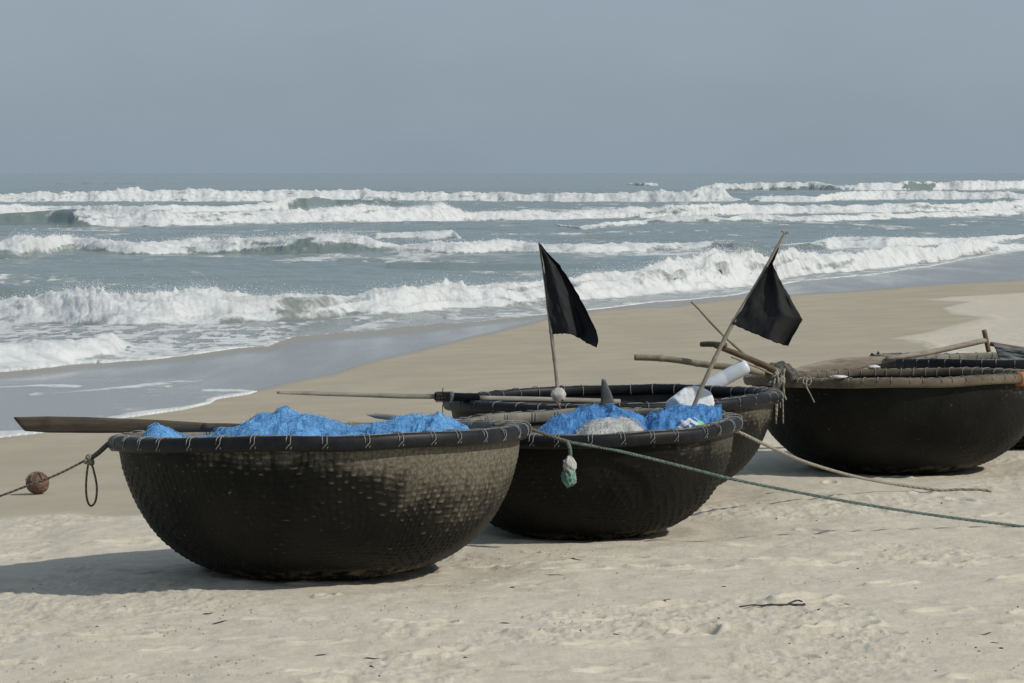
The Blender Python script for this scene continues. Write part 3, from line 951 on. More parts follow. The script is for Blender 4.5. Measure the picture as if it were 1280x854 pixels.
# ------------------------------------------------------------------ helpers for carried things
def prod(name, P, r, mat, label=None, cat=None, n=10, flat=1.0, parent=None, group=None, up=None, k=6, knots=0):
    P = np.asarray(P, dtype=float)
    Q = spline(P, k) if len(P) > 2 else P[0] + (P[1] - P[0]) * np.linspace(0, 1, 40)[:, None]
    rr = np.interp(np.linspace(0, 1, len(Q)), np.linspace(0, 1, len(np.atleast_1d(r))), np.atleast_1d(r)) if np.ndim(r) else np.full(len(Q), r)
    if knots:
        Q = Q[0] + (Q[-1] - Q[0]) * np.linspace(0, 1, knots * 14)[:, None] if len(P) == 2 else spline(P, max(2, knots * 14 // (len(P) - 1)))
        t = np.linspace(0, 1, len(Q))
        rr = np.interp(t, np.linspace(0, 1, len(np.atleast_1d(r))), np.atleast_1d(r)) if np.ndim(r) else np.full(len(Q), r)
        for j in range(1, knots):
            rr = rr * (1 + .20 * np.exp(-((t - (j + .3 * math.sin(j * 5)) / knots) / .008) ** 2))
        ang = np.linspace(0, 9, len(Q))
        Q = Q + np.stack([np.sin(ang), np.cos(ang * .7), np.sin(ang * 1.3)], 1) * rr[:, None] * .25
    V, F_ = tube(Q, rr, n, flat, up=up)
    return obj(name, V, F_, mat, parent=parent, loc=(None if parent is not None else tuple(Q[0])), label=label, cat=cat, group=group)


def blob(c, rad, seed, rough=.2, n=28, freq=2.2, squash=(1, 1, 1), cut=0):
    th = np.linspace(0, PI, n)
    ph = np.linspace(0, 2 * PI, 2 * n, endpoint=False)
    T, Pp = np.meshgrid(th, ph, indexing='ij')
    d = np.stack([np.sin(T) * np.cos(Pp), np.sin(T) * np.sin(Pp), np.cos(T)], -1)
    q = fbm(d[..., 0] * freq + 11 + d[..., 2] * freq * .7, d[..., 1] * freq + 7 - d[..., 2] * freq * .6, 4, seed) - .5
    rr = 1 + rough * 2 * q
    if cut:
        R = np.random.default_rng(seed)
        for _ in range(cut):
            nn = R.normal(size=3)
            nn /= np.linalg.norm(nn)
            dd = d @ nn
            lim = R.uniform(.62, .85)
            rr = np.where(dd * rr > lim, lim / np.maximum(dd, .05), rr)
    V = d * rr[..., None] * np.asarray(squash) * rad + np.asarray(c)
    return V, gridq(n, 2 * n, wrap=True, flip=False)[:, ::-1]


def heap(name, key, contour, d, sig, mat, label, cat, drop=.12, fold=.035, nx=260, ny=130, seed=1, zb=None, group=None, skew=0.0, twine=None):
    """crumpled net lying inside a boat: a closed crumpled surface whose skyline follows the photo"""
    b = BSPEC[key]
    top = np.array([PD(px, py, d) for px, py in contour])
    x = np.linspace(top[0, 0], top[-1, 0], nx)
    zt = np.interp(x, top[:, 0], top[:, 2])
    t = np.linspace(-1.7, 1.7, ny)
    X, T = np.meshgrid(x, t, indexing='xy')
    Y = d + T * sig + skew * (X - x.mean())
    if zb is None:
        zb = b['c'][2] - drop
    edge = sstep(0, .06, (X - x[0]) / (x[-1] - x[0])) * sstep(1, .94, (X - x[0]) / (x[-1] - x[0]))
    bump = np.exp(-np.abs(T) ** 2.2)
    wx, wy = fbm(X * 5, Y * 5, 3, seed + 30) - .5, fbm(X * 5, Y * 5, 3, seed + 33) - .5
    f1 = fbm(X * 2.6 + wx * 2.2 + Y * 1.5, Y * 3.2 + wy * 2.2, 4, seed, ridged=True, gain=.36) - .62
    # draped folds: creased facets whose direction changes from patch to patch
    f3 = np.full(X.shape, -9.0)
    rf = np.random.default_rng(seed + 70)
    for _ in range(int(26 + 26 * (x[-1] - x[0]))):
        fx, fy, fa = rf.uniform(x[0], x[-1]), d + rf.uniform(-1.1, .9) * sig, rf.uniform(0, PI)
        fl, fw, fh = rf.uniform(.10, .30), rf.uniform(.025, .07), rf.uniform(.4, 1.2)
        p3, q3 = (X - fx) * math.cos(fa) + (Y - fy) * math.sin(fa), -(X - fx) * math.sin(fa) + (Y - fy) * math.cos(fa)
        q3 = q3 + .25 * p3 * p3 / fl
        f3 = np.maximum(f3, fh * (1 - np.abs(q3) / fw) - (p3 / fl) ** 2)
    f3 = np.clip(f3, -.25, 1.2)
    f3 = f3 - .40
    f2 = fbm(X * 24 + wx * 4, Y * 20 + wy * 4, 2, seed + 5, ridged=True) - .6
    Z = zb + (zt[None, :] - zb) * bump * (.15 + .85 * edge) + (f1 * fold * 2.7 + f3 * fold * .85 + f2 * fold * .08) * (.35 + .65 * bump)
    X = X + wx * fold * 1.6 * bump
    Y = Y + wy * fold * 2.2
    cx, cy = b['c'][0], b['c'][1]
    rr = np.hypot(X - cx, Y - cy)
    lim = b['R'] - .075
    k = np.where(rr > lim, lim / np.maximum(rr, 1e-6), 1)
    X, Y = cx + (X - cx) * k, cy + (Y - cy) * k
    V = np.stack([X, Y, Z], -1)
    # underside so the heap is solid
    U = V.copy()
    U[..., 2] = zb - .16
    U[..., 0] = cx + (U[..., 0] - cx) * .86
    U[..., 1] = cy + (U[..., 1] - cy) * .86
    Vall = np.concatenate([V.reshape(-1, 3), U.reshape(-1, 3)])
    q = gridq(ny, nx)
    qu = q[:, ::-1] + ny * nx
    i = np.arange(ny * nx).reshape(ny, nx)
    loop = np.concatenate([i[0, :], i[1:, -1], i[-1, -2::-1], i[-2:0:-1, 0]])
    l2 = np.roll(loop, -1)
    side = np.stack([loop, loop + ny * nx, l2 + ny * nx, l2], 1)
    base = (float(x.mean()), d, zb - .16)
    o = obj(name, Vall, np.vstack([q, qu, side]), mat, loc=base, label=label, cat=cat, group=group)
    # the knotted mesh itself, standing a little off the heap
    cs_ = max(1, int(round(.021 / ((x[-1] - x[0]) / nx))))
    rs_ = max(1, int(round(.024 / (3.4 * sig / ny))))
    j0, j1 = int(ny * .14), int(ny * .86)
    W_ = V[j0:j1:rs_, 2:-2:cs_].copy()
    nn = fbm(W_[..., 0] * 9, W_[..., 1] * 9, 3, seed + 50)
    W_[..., 2] += .004 + .05 * np.clip(nn - .52, 0, 1)
    W_[..., 0] += .055 * (fbm(W_[..., 0] * 13, W_[..., 1] * 13, 3, seed + 51) - .5)
    W_[..., 1] += .06 * (fbm(W_[..., 0] * 12, W_[..., 1] * 12, 3, seed + 52) - .5)
    k2 = np.minimum(1, (lim + .03) / np.maximum(np.hypot(W_[..., 0] - cx, W_[..., 1] - cy), 1e-6))
    W_[..., 0], W_[..., 1] = cx + (W_[..., 0] - cx) * k2, cy + (W_[..., 1] - cy) * k2
    on = obj('knotted_mesh', W_.reshape(-1, 3) - np.array(base), gridq(*W_.shape[:2]), twine or mat, parent=o)
    wm = on.modifiers.new('strands', 'WIREFRAME')
    wm.thickness = .0023
    wm.use_even_offset = False
    return o


def strip(name, top, bot, d0, d1, thick, mat, parent=None, loc=None, label=None, cat=None, group=None):
    """flat board: outlines of its upper and lower edge in the photo, at real distance, with thickness"""
    n = 40
    top, bot = np.array(top, float), np.array(bot, float)

    def res(a):
        L = np.concatenate([[0], np.cumsum(np.hypot(*np.diff(a, axis=0).T))])
        s = np.linspace(0, L[-1], n)
        return np.stack([np.interp(s, L, a[:, 0]), np.interp(s, L, a[:, 1])], 1)
    a, b = res(top), res(bot)
    d = np.linspace(d0, d1, n)
    ring = []
    for i in range(n):
        A, B = PD(a[i, 0], a[i, 1], d[i]), PD(b[i, 0], b[i, 1], d[i])
        m_ = (A + B) / 2
        e = (A - B) / 2
        hgt = np.linalg.norm(e) + 1e-9
        row = []
        for ph in np.linspace(0, 2 * PI, 12, endpoint=False):
            c, s = math.cos(ph), math.sin(ph)
            c = math.copysign(abs(c) ** .7, c)
            s = math.copysign(abs(s) ** .7, s)
            row.append(m_ + e * c + np.array([0, 1, .25]) * s * thick / 2)
        ring.append(row)
    V = np.array(ring).reshape(-1, 3)
    Q = gridq(n, 12, wrap=True)
    c0 = len(V)
    V = np.vstack([V, V[:12].mean(0), V[(n - 1) * 12:n * 12].mean(0)])
    i = np.arange(0, 12, 2)
    Q = np.vstack([Q, np.stack([np.full(6, c0), (i + 2) % 12, (i + 1) % 12, i], 1), np.stack([np.full(6, c0 + 1), (n - 1) * 12 + i, (n - 1) * 12 + (i + 1) % 12, (n - 1) * 12 + (i + 2) % 12], 1)])
    return obj(name, V, Q, mat, parent=parent, loc=loc, label=label, cat=cat, group=group)


def reparent(o, root):
    d = Vector(o.location) - Vector(root.location)
    o.parent = root
    o.location = (0, 0, 0)
    o.data.transform(Matrix.Translation(d))


def flag_mesh(left, right, bottom, d, amp, seed, nu=60, nv=70):
    """cloth between its hoist (left) and its fly edge (right); bottom is the last row"""
    left, right, bottom = np.array(left, float), np.array(right, float), np.array(bottom, float)

    def at(a, t):
        L = np.concatenate([[0], np.cumsum(np.hypot(*np.diff(a, axis=0).T))])
        L /= L[-1]
        return np.stack([np.interp(t, L, a[:, 0]), np.interp(t, L, a[:, 1])], -1)
    v = np.linspace(0, 1, nv)
    u = np.linspace(0, 1, nu)
    Lp, Rp, Bp = at(left, v), at(right, v), at(bottom, u)
    G = np.zeros((nv, nu, 2))
    for i in range(nv):
        G[i] = Lp[i] + (Rp[i] - Lp[i]) * u[:, None]
    chord = Lp[-1] + (Rp[-1] - Lp[-1]) * u[:, None]
    G += (v[:, None, None] ** 2.5) * (Bp - chord)[None]
    U, Vv = np.meshgrid(u, v)
    G[..., 1] += 1.1 * (fbm(U * 22, U * 0 + seed, 3, seed) - .5) * 2 * Vv ** 6
    G[..., 0] += .9 * (fbm(Vv * 24, Vv * 0 + seed, 3, seed + 3) - .5) * 2 * U ** 6
    dy = amp * 1.2 * np.sin(U * 7.5 + Vv * 2.0 + seed) * U * (.3 + Vv) + amp * .6 * np.sin(U * 15 - Vv * 3 + seed * 2) * U * Vv + amp * 1.0 * (fbm(U * 4, Vv * 3, 3, seed) - .5)
    P = np.zeros((nv, nu, 3))
    for i in range(nv):
        for j in range(nu):
            P[i, j] = PD(G[i, j, 0], G[i, j, 1], d + dy[i, j])
    B = P + np.array([0, .003, 0])
    V = np.concatenate([P.reshape(-1, 3), B.reshape(-1, 3)])
    q = gridq(nv, nu)
    n = nv * nu
    i = np.arange(n).reshape(nv, nu)
    loop = np.concatenate([i[0, :], i[1:, -1], i[-1, -2::-1], i[-2:0:-1, 0]])
    l2 = np.roll(loop, -1)
    return V, np.vstack([q, q[:, ::-1] + n, np.stack([loop, loop + n, l2 + n, l2], 1)])


def rope_px(pts, clamp=True):
    P = np.array([PD(*p) for p in pts])
    return P


def build_things():
    # ---------------- nets in the boats
    heap('fishing_net', 'a', [(165, 556), (173, 549), (180, 541), (195, 536), (210, 539), (219, 547), (228, 553), (255, 553), (266, 546), (290, 540), (310, 528), (330, 518), (352, 513), (375, 515), (400, 524), (430, 530),
                              (460, 530), (480, 527), (500, 525), (520, 522), (540, 520), (546, 516), (560, 524), (590, 537), (606, 545)], 16.1, .40, M['blue'],
         'bright blue net heaped along the inside of the nearest basket boat', 'net', drop=.10, fold=.030, nx=420, ny=150, seed=2, twine=M['twine_blue'], group='nets heaped in the boats')
    heap('fishing_net', 'b', [(662, 548), (676, 538), (690, 528), (710, 522), (740, 514), (760, 512), (790, 516), (806, 524), (815, 536)], 17.75, .26, M['blue_deep'],
         'deep blue net at the left side of the boat with the white net', 'net', drop=.09, fold=.028, nx=220, ny=120, seed=5, twine=M['twine_deep'], group='nets heaped in the boats')
    heap('fishing_net', 'b', [(716, 550), (726, 538), (734, 530), (748, 526), (770, 525.5), (786, 529), (800, 538), (810, 548)], 17.42, .22, M['white'],
         'pale white net lying between two blue nets in the second boat', 'net', drop=.06, fold=.018, nx=140, ny=90, seed=7, group='nets heaped in the boats')
    heap('fishing_net', 'b', [(796, 546), (804, 533), (813, 521), (830, 518), (850, 511), (870, 509), (888, 512), (900, 510), (906, 517), (912, 528), (918, 540)], 17.72, .24, M['blue_deep'],
         'deep blue net just in front of the white foam block', 'net', drop=.09, fold=.030, nx=220, ny=120, seed=9, twine=M['twine_deep'], group='nets heaped in the boats')
    # printed plastic bag on the right blue net
    c = PD(864, 533, 17.42)
    V, Q = blob(c, 1, 12, .22, 24, 3, (.082, .05, .045))
    m = Mat('printed_bag')
    p = m.coord('Object')
    vo = m.n('ShaderNodeTexVoronoi', Vector=p, Scale=48.0)
    g = m.n('ShaderNodeSeparateColor', Color=vo.outputs['Color'])
    cc = m.mix(m.ramp(g.outputs[0], .45, .5), (.05, .16, .45), (.62, .66, .66))
    sx = m.n('ShaderNodeSeparateXYZ', Vector=p).outputs[0]
    cc = m.mix(m.ramp(sx, .028, .036), cc, (.16, .50, .24))
    m.P(Base_Color=cc, Roughness=.4, Normal=m.bump(m.noise(p, 40, 4), .5, .006))
    obj('plastic_bag', V, Q, m.m, loc=tuple(c), label='small crumpled plastic bag printed blue, white and green on the right blue net', cat='bag')
    # styrofoam block
    c = PD(864, 507, 18.25)
    V, Q = blob(c, 1, 23, .10, 40, 2.0, (.145, .11, .112), cut=9)
    obj('foam_block', V, Q, M['foam'], loc=tuple(c), label='broken white foam block beside the leaning flag pole', cat='foam block')

    # ---------------- oars and poles
    oar = thing('oar', tuple(PD(18, 530, 16.65)), 'long dark grey wooden oar with flat blade reaching left over the nearest boat', 'oar', 'oars lying in the boats')
    o = strip('blade', [(17, 521.5), (60, 520.5), (110, 521.5), (200, 525), (260, 529)], [(32, 539), (60, 541), (120, 541.5), (200, 541), (260, 540)], 16.65, 16.55, .028, M['oar'])
    reparent(o, oar)
    o = prod('shaft', [PD(255, 534.5, 16.55), PD(306, 535, 16.5), PD(430, 541, 16.4)], [.024, .021, .018], M['oar'])
    reparent(o, oar)
    o = prod('white_binding', [PD(304, 533, 16.49), PD(319, 533.5, 16.48)], .030, mat_plain('white_tape', (.5, .49, .45), .7), n=14)
    reparent(o, oar)
    # yellow tuft by the oar end
    mb = MB()
    rg = random.Random(8)
    p0 = PD(318, 532, 16.42)
    for k in range(26):
        e = p0 + np.array([rg.uniform(-.03, .035), rg.uniform(-.02, .02), rg.uniform(.0, .055)])
        mb.tube([p0, (p0 + e) / 2 + np.array([0, 0, .01]), e], [.002, .003, .004], 5)
    obj('twine_tuft', *mb.get(), mat_plain('yellow_twine', (.50, .42, .12), .8), loc=tuple(p0), label='small tuft of yellow twine beside the white binding of the dark oar', cat='twine')

    oar = thing('oar', tuple(PD(347, 491, 19.3)), 'thin pale oar with dark bound joint, lying across the middle boat', 'oar', 'oars lying in the boats')
    o = strip('blade', [(346, 490), (380, 489.5), (440, 491), (500, 492.5), (547, 493)], [(347, 492), (400, 494.5), (450, 496), (500, 498), (547, 498.5)], 19.3, 19.3, .03, M['oar_pale'])
    reparent(o, oar)
    o = prod('bound_joint', [PD(543, 495.5, 19.3), PD(600, 497.5, 19.3)], [.025, .027, .026, .029], M['outer'], n=12)
    reparent(o, oar)
    o = prod('white_knot', [PD(561, 495.5, 19.3), PD(568, 496, 19.3)], [.024, .034, .024], M['fuzzw'], n=12)
    reparent(o, oar)
    o = prod('shaft', [PD(596, 498, 19.3), PD(690, 500, 19.4), PD(775, 502.5, 19.5)], .017, M['oar_pale'])
    reparent(o, oar)
    mb = MB()
    for k in range(9):
        q0 = PD(546 + k * 1.9, 496, 19.275)
        mb.tube([q0 + np.array([.028 * math.sin(a) * .15, -.03 * math.cos(a), .03 * math.sin(a)]) for a in np.linspace(0, 2 * PI, 10)], .004, 5)
    mb.tube([PD(552, 492, 19.27), PD(554, 485, 19.27)], .003, 5)
    mb.tube([PD(556, 499, 19.27), PD(553, 508, 19.27), PD(554, 522, 19.27)], .0028, 5)
    o = obj('cord_binding', *mb.get(), M['twig'])
    reparent(o, oar)

    strip('paddle_blade', [(458, 518), (470, 517), (485, 517.5), (498, 519)], [(461, 519.5), (470, 523), (485, 525), (500, 528)], 16.75, 16.7, .02, M['oar_pale'], loc=tuple(PD(498, 522, 16.7)),
          label='short pale paddle tip sticking out behind the blue net of the nearest boat', cat='paddle')
    c = PD(760, 500, 19.1)
    strip('pointed_board', [(752, 474), (756.5, 474.5), (760, 482), (764, 491), (768, 502), (774, 520)], [(752, 474.5), (751.5, 482), (751.5, 490), (751, 500), (750.5, 510), (750, 520)], 19.1, 19.1, .022, M['slate'],
          loc=tuple(c), label='slate grey pointed board standing up in the middle boat', cat='board')

    prod('bamboo_stick', [PD(864, 377, 20.9), PD(885, 399, 20.9), PD(920, 434, 20.9), PD(962, 470, 20.9)], [.007, .0085, .009], M['bamboo'], 'thin bamboo stick crossing behind the leaning flag pole', 'stick', knots=5)
    prod('bamboo_pole', [PD(793, 447, 21.0), PD(865, 452.5, 20.95), PD(925, 462, 20.9), PD(975, 472, 20.85)], [.020, .022, .021], M['bamboo'], 'thick weathered bamboo pole lying low behind the white plastic bottle', 'pole', knots=5)
    oar = thing('oar', tuple(PD(970, 465, 20.75)), 'brown wooden oar whose dark handle points left behind the leaning flag pole', 'oar', 'oars lying in the boats')
    o = prod('handle', [PD(876.5, 430.5, 20.9), PD(888, 430.3, 20.85), PD(907, 431.5, 20.75)], [.017, .0185, .019, .017], M['bamboo_dark'], n=12)
    reparent(o, oar)
    o = prod('shaft', [PD(894, 432, 20.8), PD(930, 446, 20.75), PD(974, 465, 20.7)], [.017, .020, .022], M['bamboo_dark'], n=12)
    reparent(o, oar)
    prod('bamboo_stick', [PD(914, 446.5, 20.7), PD(940, 457, 20.7), PD(966, 468, 20.68)], .006, M['bamboo'], 'short thin bamboo stick just below the brown oar', 'stick', knots=3)

    # white plastic bottle / float tube
    a, bpt = PD(876, 489, 20.72), PD(936, 456, 20.72)
    ax = (bpt - a) / np.linalg.norm(bpt - a)
    L = np.linalg.norm(bpt - a)
    tt = np.array([0, .01, .03, .12, .14, .16, .50, .52, .54, .86, .90, .94, .97, 1.0]) * L
    rr = np.array([.02, .045, .056, .058, .0565, .058, .058, .0565, .058, .058, .057, .054, .047, .015]) * .86
    V, Q = tube(a + ax[None] * tt[:, None], rr, 24)
    obj('plastic_bottle', V, Q, M['jug'], loc=tuple(a), label='white translucent plastic bottle leaning between the middle boat and the bamboo pole', cat='bottle')

    # right-hand oar with a T handle
    oar = thing('oar', tuple(PD(1090, 452, 22.6)), 'reddish wooden oar with T-shaped handle resting on the two boats at right', 'oar', 'oars lying in the boats')
    o = strip('blade', [(988, 463), (1005, 457), (1030, 451), (1055, 447), (1090, 445.5), (1120, 446)], [(990, 468), (1010, 469), (1040, 467), (1065, 464), (1090, 458), (1120, 450.5)], 22.45, 22.65, .026, M['oar_red'])
    reparent(o, oar)
    o = prod('shaft', [PD(1108, 448.3, 22.6), PD(1160, 441, 22.75), PD(1232, 425.5, 22.95)], [.014, .019, .020, .020], M['oar_red'], n=12)
    reparent(o, oar)
    o = prod('handle', [PD(1230, 412.5, 22.95), PD(1233, 426, 22.95), PD(1236, 440, 22.95)], [.017, .018, .017], M['bamboo_dark'], n=12)
    reparent(o, oar)

    # grey canvas over a spar on the far boat
    tp = thing('canvas_cover', tuple(PD(1242, 450, 23.3)), 'grey canvas hanging from a slanting spar on the farthest boat', 'canvas')
    o = prod('spar', [PD(1238, 430, 23.3), PD(1290, 438, 23.35), PD(1400, 452, 23.5)], .016, M['bamboo_dark'])
    reparent(o, tp)
    V, Q = flag_mesh([(1241, 430), (1245, 438), (1250, 452)], [(1345, 444), (1347, 450), (1350, 456)], [(1250, 452), (1290, 454), (1350, 456)], 23.28, .03, 3)
    o = obj('canvas', V, Q, M['tarp'])
    reparent(o, tp)

    # ---------------- flags
    fl = thing('flag', tuple(PD(702, 560, 18.95)), 'black flag on an upright bamboo pole with a white ball at its foot', 'flag', 'black flags on bamboo poles')
    o = prod('pole', [PD(674, 303, 18.95), PD(682, 360, 18.95), PD(690, 420, 18.95), PD(696, 480, 18.95), PD(703, 585, 18.95)], [.007, .010, .0105, .012], M['flagpole'], knots=9)
    reparent(o, fl)
    V, Q = flag_mesh([(673.5, 303.5), (679, 340), (684, 380), (690, 418)], [(675, 303.5), (682, 313), (699, 331), (716, 356), (734, 389), (745, 413), (748.5, 426), (746, 434.5)],
                     [(690, 418), (700, 417), (712, 417.5), (724, 423), (735, 430), (746, 434.5)], 18.94, .05, 1)
    o = obj('cloth', V, Q, M['flag'])
    reparent(o, fl)
    o = obj('ball', *blob(PD(698, 494, 18.90), .044, 4, .14, 24, 2.5), mat_plain('dirty_white_float', (.42, .40, .37), .7, .3, 22, .6, .008))
    reparent(o, fl)
    o = prod('pink_ribbon', [PD(696, 503, 18.84), PD(699, 508, 18.8), PD(702, 514, 18.79)], [.008, .007, .009], mat_plain('pink_cloth', (.30, .16, .16), .8), flat=.4)
    reparent(o, fl)

    fl = thing('flag', tuple(PD(850, 560, 18.05)), 'black flag on a slanting bamboo pole leaning to the right', 'flag', 'black flags on bamboo poles')
    o = prod('pole', [PD(980.5, 293, 18.1), PD(950, 347, 18.08), PD(915, 407, 18.06), PD(876, 487, 18.04), PD(846, 556, 18.02)], [.008, .010, .012, .0125, .012], M['flagpole'], knots=9)
    reparent(o, fl)
    mb = MB()
    mb.tube([PD(980.5, 294, 18.1), PD(984, 289.5, 18.1), PD(986, 292, 18.1)], .005, 6)
    mb.tube([PD(981, 293, 18.1), PD(978, 289, 18.1), PD(976.5, 289.5, 18.1)], .004, 6)
    o = obj('twig', *mb.get(), M['flagpole'])
    reparent(o, fl)
    V, Q = flag_mesh([(973, 309), (964, 326), (940, 366), (915, 405)], [(974, 310.5), (966, 330), (975, 349), (991, 378), (1003, 400), (994, 416), (985, 433)],
                     [(915, 405), (928, 411), (939, 415.5), (962, 425), (976, 430.5), (985, 433)], 18.05, .045, 5)
    o = obj('cloth', V, Q, M['flag'])
    reparent(o, fl)

    # ---------------- ropes
    def rope(name, pts, r, mat, label, cat='rope', k=10, n=8, parent=None, group=None):
        P = np.array([PD(*p) for p in pts])
        Q = spline(P, k)
        for q in Q:
            q[2] = max(q[2], ground_at(q[0], q[1]) + r * .6)
        V, F_ = tube(Q, r, n)
        return obj(name, V, F_, mat, loc=tuple(Q[0]), label=label, cat=cat, group=group)
    lr = thing('mooring_rope', tuple(PD(110, 574, 15.9)), 'brown rope with a hanging loop, tied to the left rim of the nearest boat', 'rope', 'ropes tied to the boats')
    P = spline([PD(205, 546, 16.45), PD(175, 545, 16.25), PD(152, 547, 16.05), PD(138, 553, 15.98), PD(122, 567, 15.92), PD(110, 575, 15.9)], 8)
    o = obj('thick_strand', *tube(P, np.linspace(.016, .012, len(P)), 8), M['hemp'])
    reparent(o, lr)
    P = spline([PD(112, 573, 15.9), PD(70, 594, 15.9), PD(30, 609, 15.9), PD(-20, 627, 15.9), PD(-150, 668, 15.9), PD(-330, 720, 15.9)], 8)
    o = obj('thin_strand', *tube(P, .0058, 7), M['hemp'])
    reparent(o, lr)
    P = spline([PD(111, 576, 15.88), PD(108.5, 592, 15.88), PD(107.5, 612, 15.88), PD(109.5, 627, 15.88), PD(114, 632.5, 15.88), PD(119.5, 626, 15.88), PD(121, 608, 15.88), PD(117, 588, 15.88), PD(113, 576, 15.88)], 8)
    o = obj('hanging_loop', *tube(P, .0055, 7), M['hemp'])
    reparent(o, lr)
    mb = MB()
    for k in range(5):
        c = PD(109 + k * 1.0, 573.5 + .6 * k, 15.89)
        mb.tube([c + np.array([.012 * math.sin(a + k), -.018 * math.cos(a), .020 * math.sin(a)]) for a in np.linspace(0, 2 * PI, 12)], .0075, 6)
    o = obj('knot', *mb.get(), mat_rope('pale_hemp', (.20, .185, .145), (.29, .27, .22)))
    reparent(o, lr)

    gr = thing('mooring_rope', tuple(PD(712, 552, 16.92)), 'long green twisted rope running from the boats to the right edge', 'rope', 'ropes tied to the boats')
    P = spline([PD(618, 531, 16.3), PD(640, 529, 16.5), PD(655, 533, 16.6), PD(685, 544, 16.78), PD(714, 553, 16.9)], 10)
    o = obj('dark_strand', *tube(P, .0085, 8), M['hemp'])
    reparent(o, gr)
    P = spline([PD(700, 550.5, 16.86), PD(716, 553.5, 16.9), PD(760, 561, 16.95), PD(800, 570, 16.98), PD(860, 585, 17.05), PD(920, 600, 17.12), PD(1000, 616, 17.22), PD(1080, 630.5, 17.35), PD(1160, 643, 17.5), PD(1240, 653.5, 17.62),
                PD(1320, 662, 17.7), PD(1450, 668, 17.8)], 40)
    tw = np.arange(len(P))
    mb = MB()
    for ph in (0, 2.09, 4.19):
        off = np.stack([0 * tw, np.cos(tw * .55 + ph) * .0042, np.sin(tw * .55 + ph) * .0042], 1)
        mb.tube(P + off, .0048, 6)
    o = obj('green_strand', *mb.get(), M['green'])
    reparent(o, gr)
    P = spline([PD(709, 553, 16.86), PD(711.5, 558, 16.83), PD(713, 566, 16.83), PD(712.5, 575, 16.83)], 8)
    o = obj('hanging_end', *tube(P, .0105, 8), M['green'])
    reparent(o, gr)
    o = obj('frayed_tuft', *blob(PD(712, 582, 16.82), 1, 31, .28, 26, 3.4, (.034, .034, .046)), M['fuzzw'])
    reparent(o, gr)
    o = obj('green_tuft', *blob(PD(711, 597, 16.82), 1, 33, .40, 26, 3.8, (.037, .034, .050)), M['fuzzg'])
    reparent(o, gr)

    rope('mooring_rope', [(905, 536, 18.0), (925, 541, 17.95), (950, 553, 18.1), (985, 569, 18.5), (1020, 582, 18.9), (1070, 596, 19.35), (1120, 605.5, 19.6), (1180, 613.5, 19.62), (1240, 618.5, 19.55)], .0095, M['tan'],
         'tan rope sagging from the second boat to the sand in front of the brown-rimmed boat', group='ropes tied to the boats')

    # tangle of cord joining two rims
    mb = MB()
    rg = random.Random(12)
    for k in range(7):
        x0 = rg.uniform(966, 981)
        y1 = rg.choice([500, 510, 522, 530])
        d0 = 20.38
        mb.tube(spline([PD(x0 + rg.uniform(-4, 4), 463 + rg.uniform(-2, 6), d0 + .1), PD(x0, 476, d0 - .02), PD(x0 + rg.uniform(-3, 3), 490, d0), PD(x0 + rg.uniform(-5, 5), y1, d0)], 6), rg.uniform(.0035, .006), 6)
    for k in range(7):
        c = PD(rg.uniform(964, 984), rg.uniform(466, 484), 20.4)
        R_ = rg.uniform(.02, .045)
        tl = rg.uniform(-.6, .6)
        mb.tube([c + np.array([R_ * .7 * math.sin(a) + tl * .02 * math.cos(a), -R_ * .6 * math.cos(a), R_ * math.sin(a)]) for a in np.linspace(0, 5.8, 14)], rg.uniform(.005, .008), 6)
    obj('rope_tangle', *mb.get(), M['tan'], loc=tuple(PD(972, 470, 20.4)), label='tangle of pale cord hanging where the middle boat meets the brown-rimmed boat', cat='rope')
    mb = MB()
    for k in range(6):
        c = PD(rg.uniform(958, 990), rg.uniform(460, 470), 20.75)
        V, Q = blob(c, rg.uniform(.03, .05), 40 + k, .35, 14, 3)
        mb.add(V, Q)
    obj('net_bundle', *mb.get(), M['cap'], loc=tuple(PD(972, 470, 20.75)), label='dark grey bundle of old net tied at the left end of the brown rim', cat='bundle')
    rope('loose_cord', [(1006, 470, 20.42), (1004, 478, 20.40), (1010, 482, 20.38), (1014, 476, 20.38), (1010, 470, 20.42), (1008, 482, 20.38), (1013, 493, 20.38), (1018, 503, 20.39)], .004, M['tan'],
         'short pale cord end dangling from the brown rim', cat='cord')
    c = PD(1048, 471, 20.55)
    obj('white_rag', *blob(c, 1, 51, .3, 20, 3, (.06, .04, .010)), mat_plain('white_cloth', (.55, .55, .53), .8), loc=tuple(c), label='white rag lying flat on the brown bound rim', cat='rag')
    c = PD(1092, 459, 22.3)
    obj('white_rag', *blob(c, 1, 52, .3, 20, 3, (.045, .03, .014)), mat_plain('white_cloth_far', (.55, .55, .53), .8), loc=tuple(c), label='scrap of white rag below the dark knotted end of the far rim', cat='rag')

    # coconut
    gz = -.1
    for _ in range(12):
        gx = PZ(45.5, 618.5, gz)
        gz = .5 * gz + .5 * float(ground_at(gx[0], gx[1]))
    c = (gx[0], gx[1] + .05, gz + .072)
    co = thing('coconut', c, 'brown husked coconut lying alone on the damp sand at far left', 'coconut')
    V, Q = blob((0, 0, 0), .078, 61, .10, 30, 3.0, (1.02, 1, .96))
    obj('husk', V, Q, M['husk'], co)
    mb = MB()
    for a0 in (0, 1.1, 2.2):
        mb.tube([np.array([.083 * math.cos(a) * math.cos(a0), .083 * math.cos(a) * math.sin(a0), .081 * math.sin(a)]) for a in np.linspace(.3, 2.9, 16)], .0035, 5)
    obj('fibre_strand', *mb.get(), mat_plain('coir', (.19, .12, .09), .9), co)


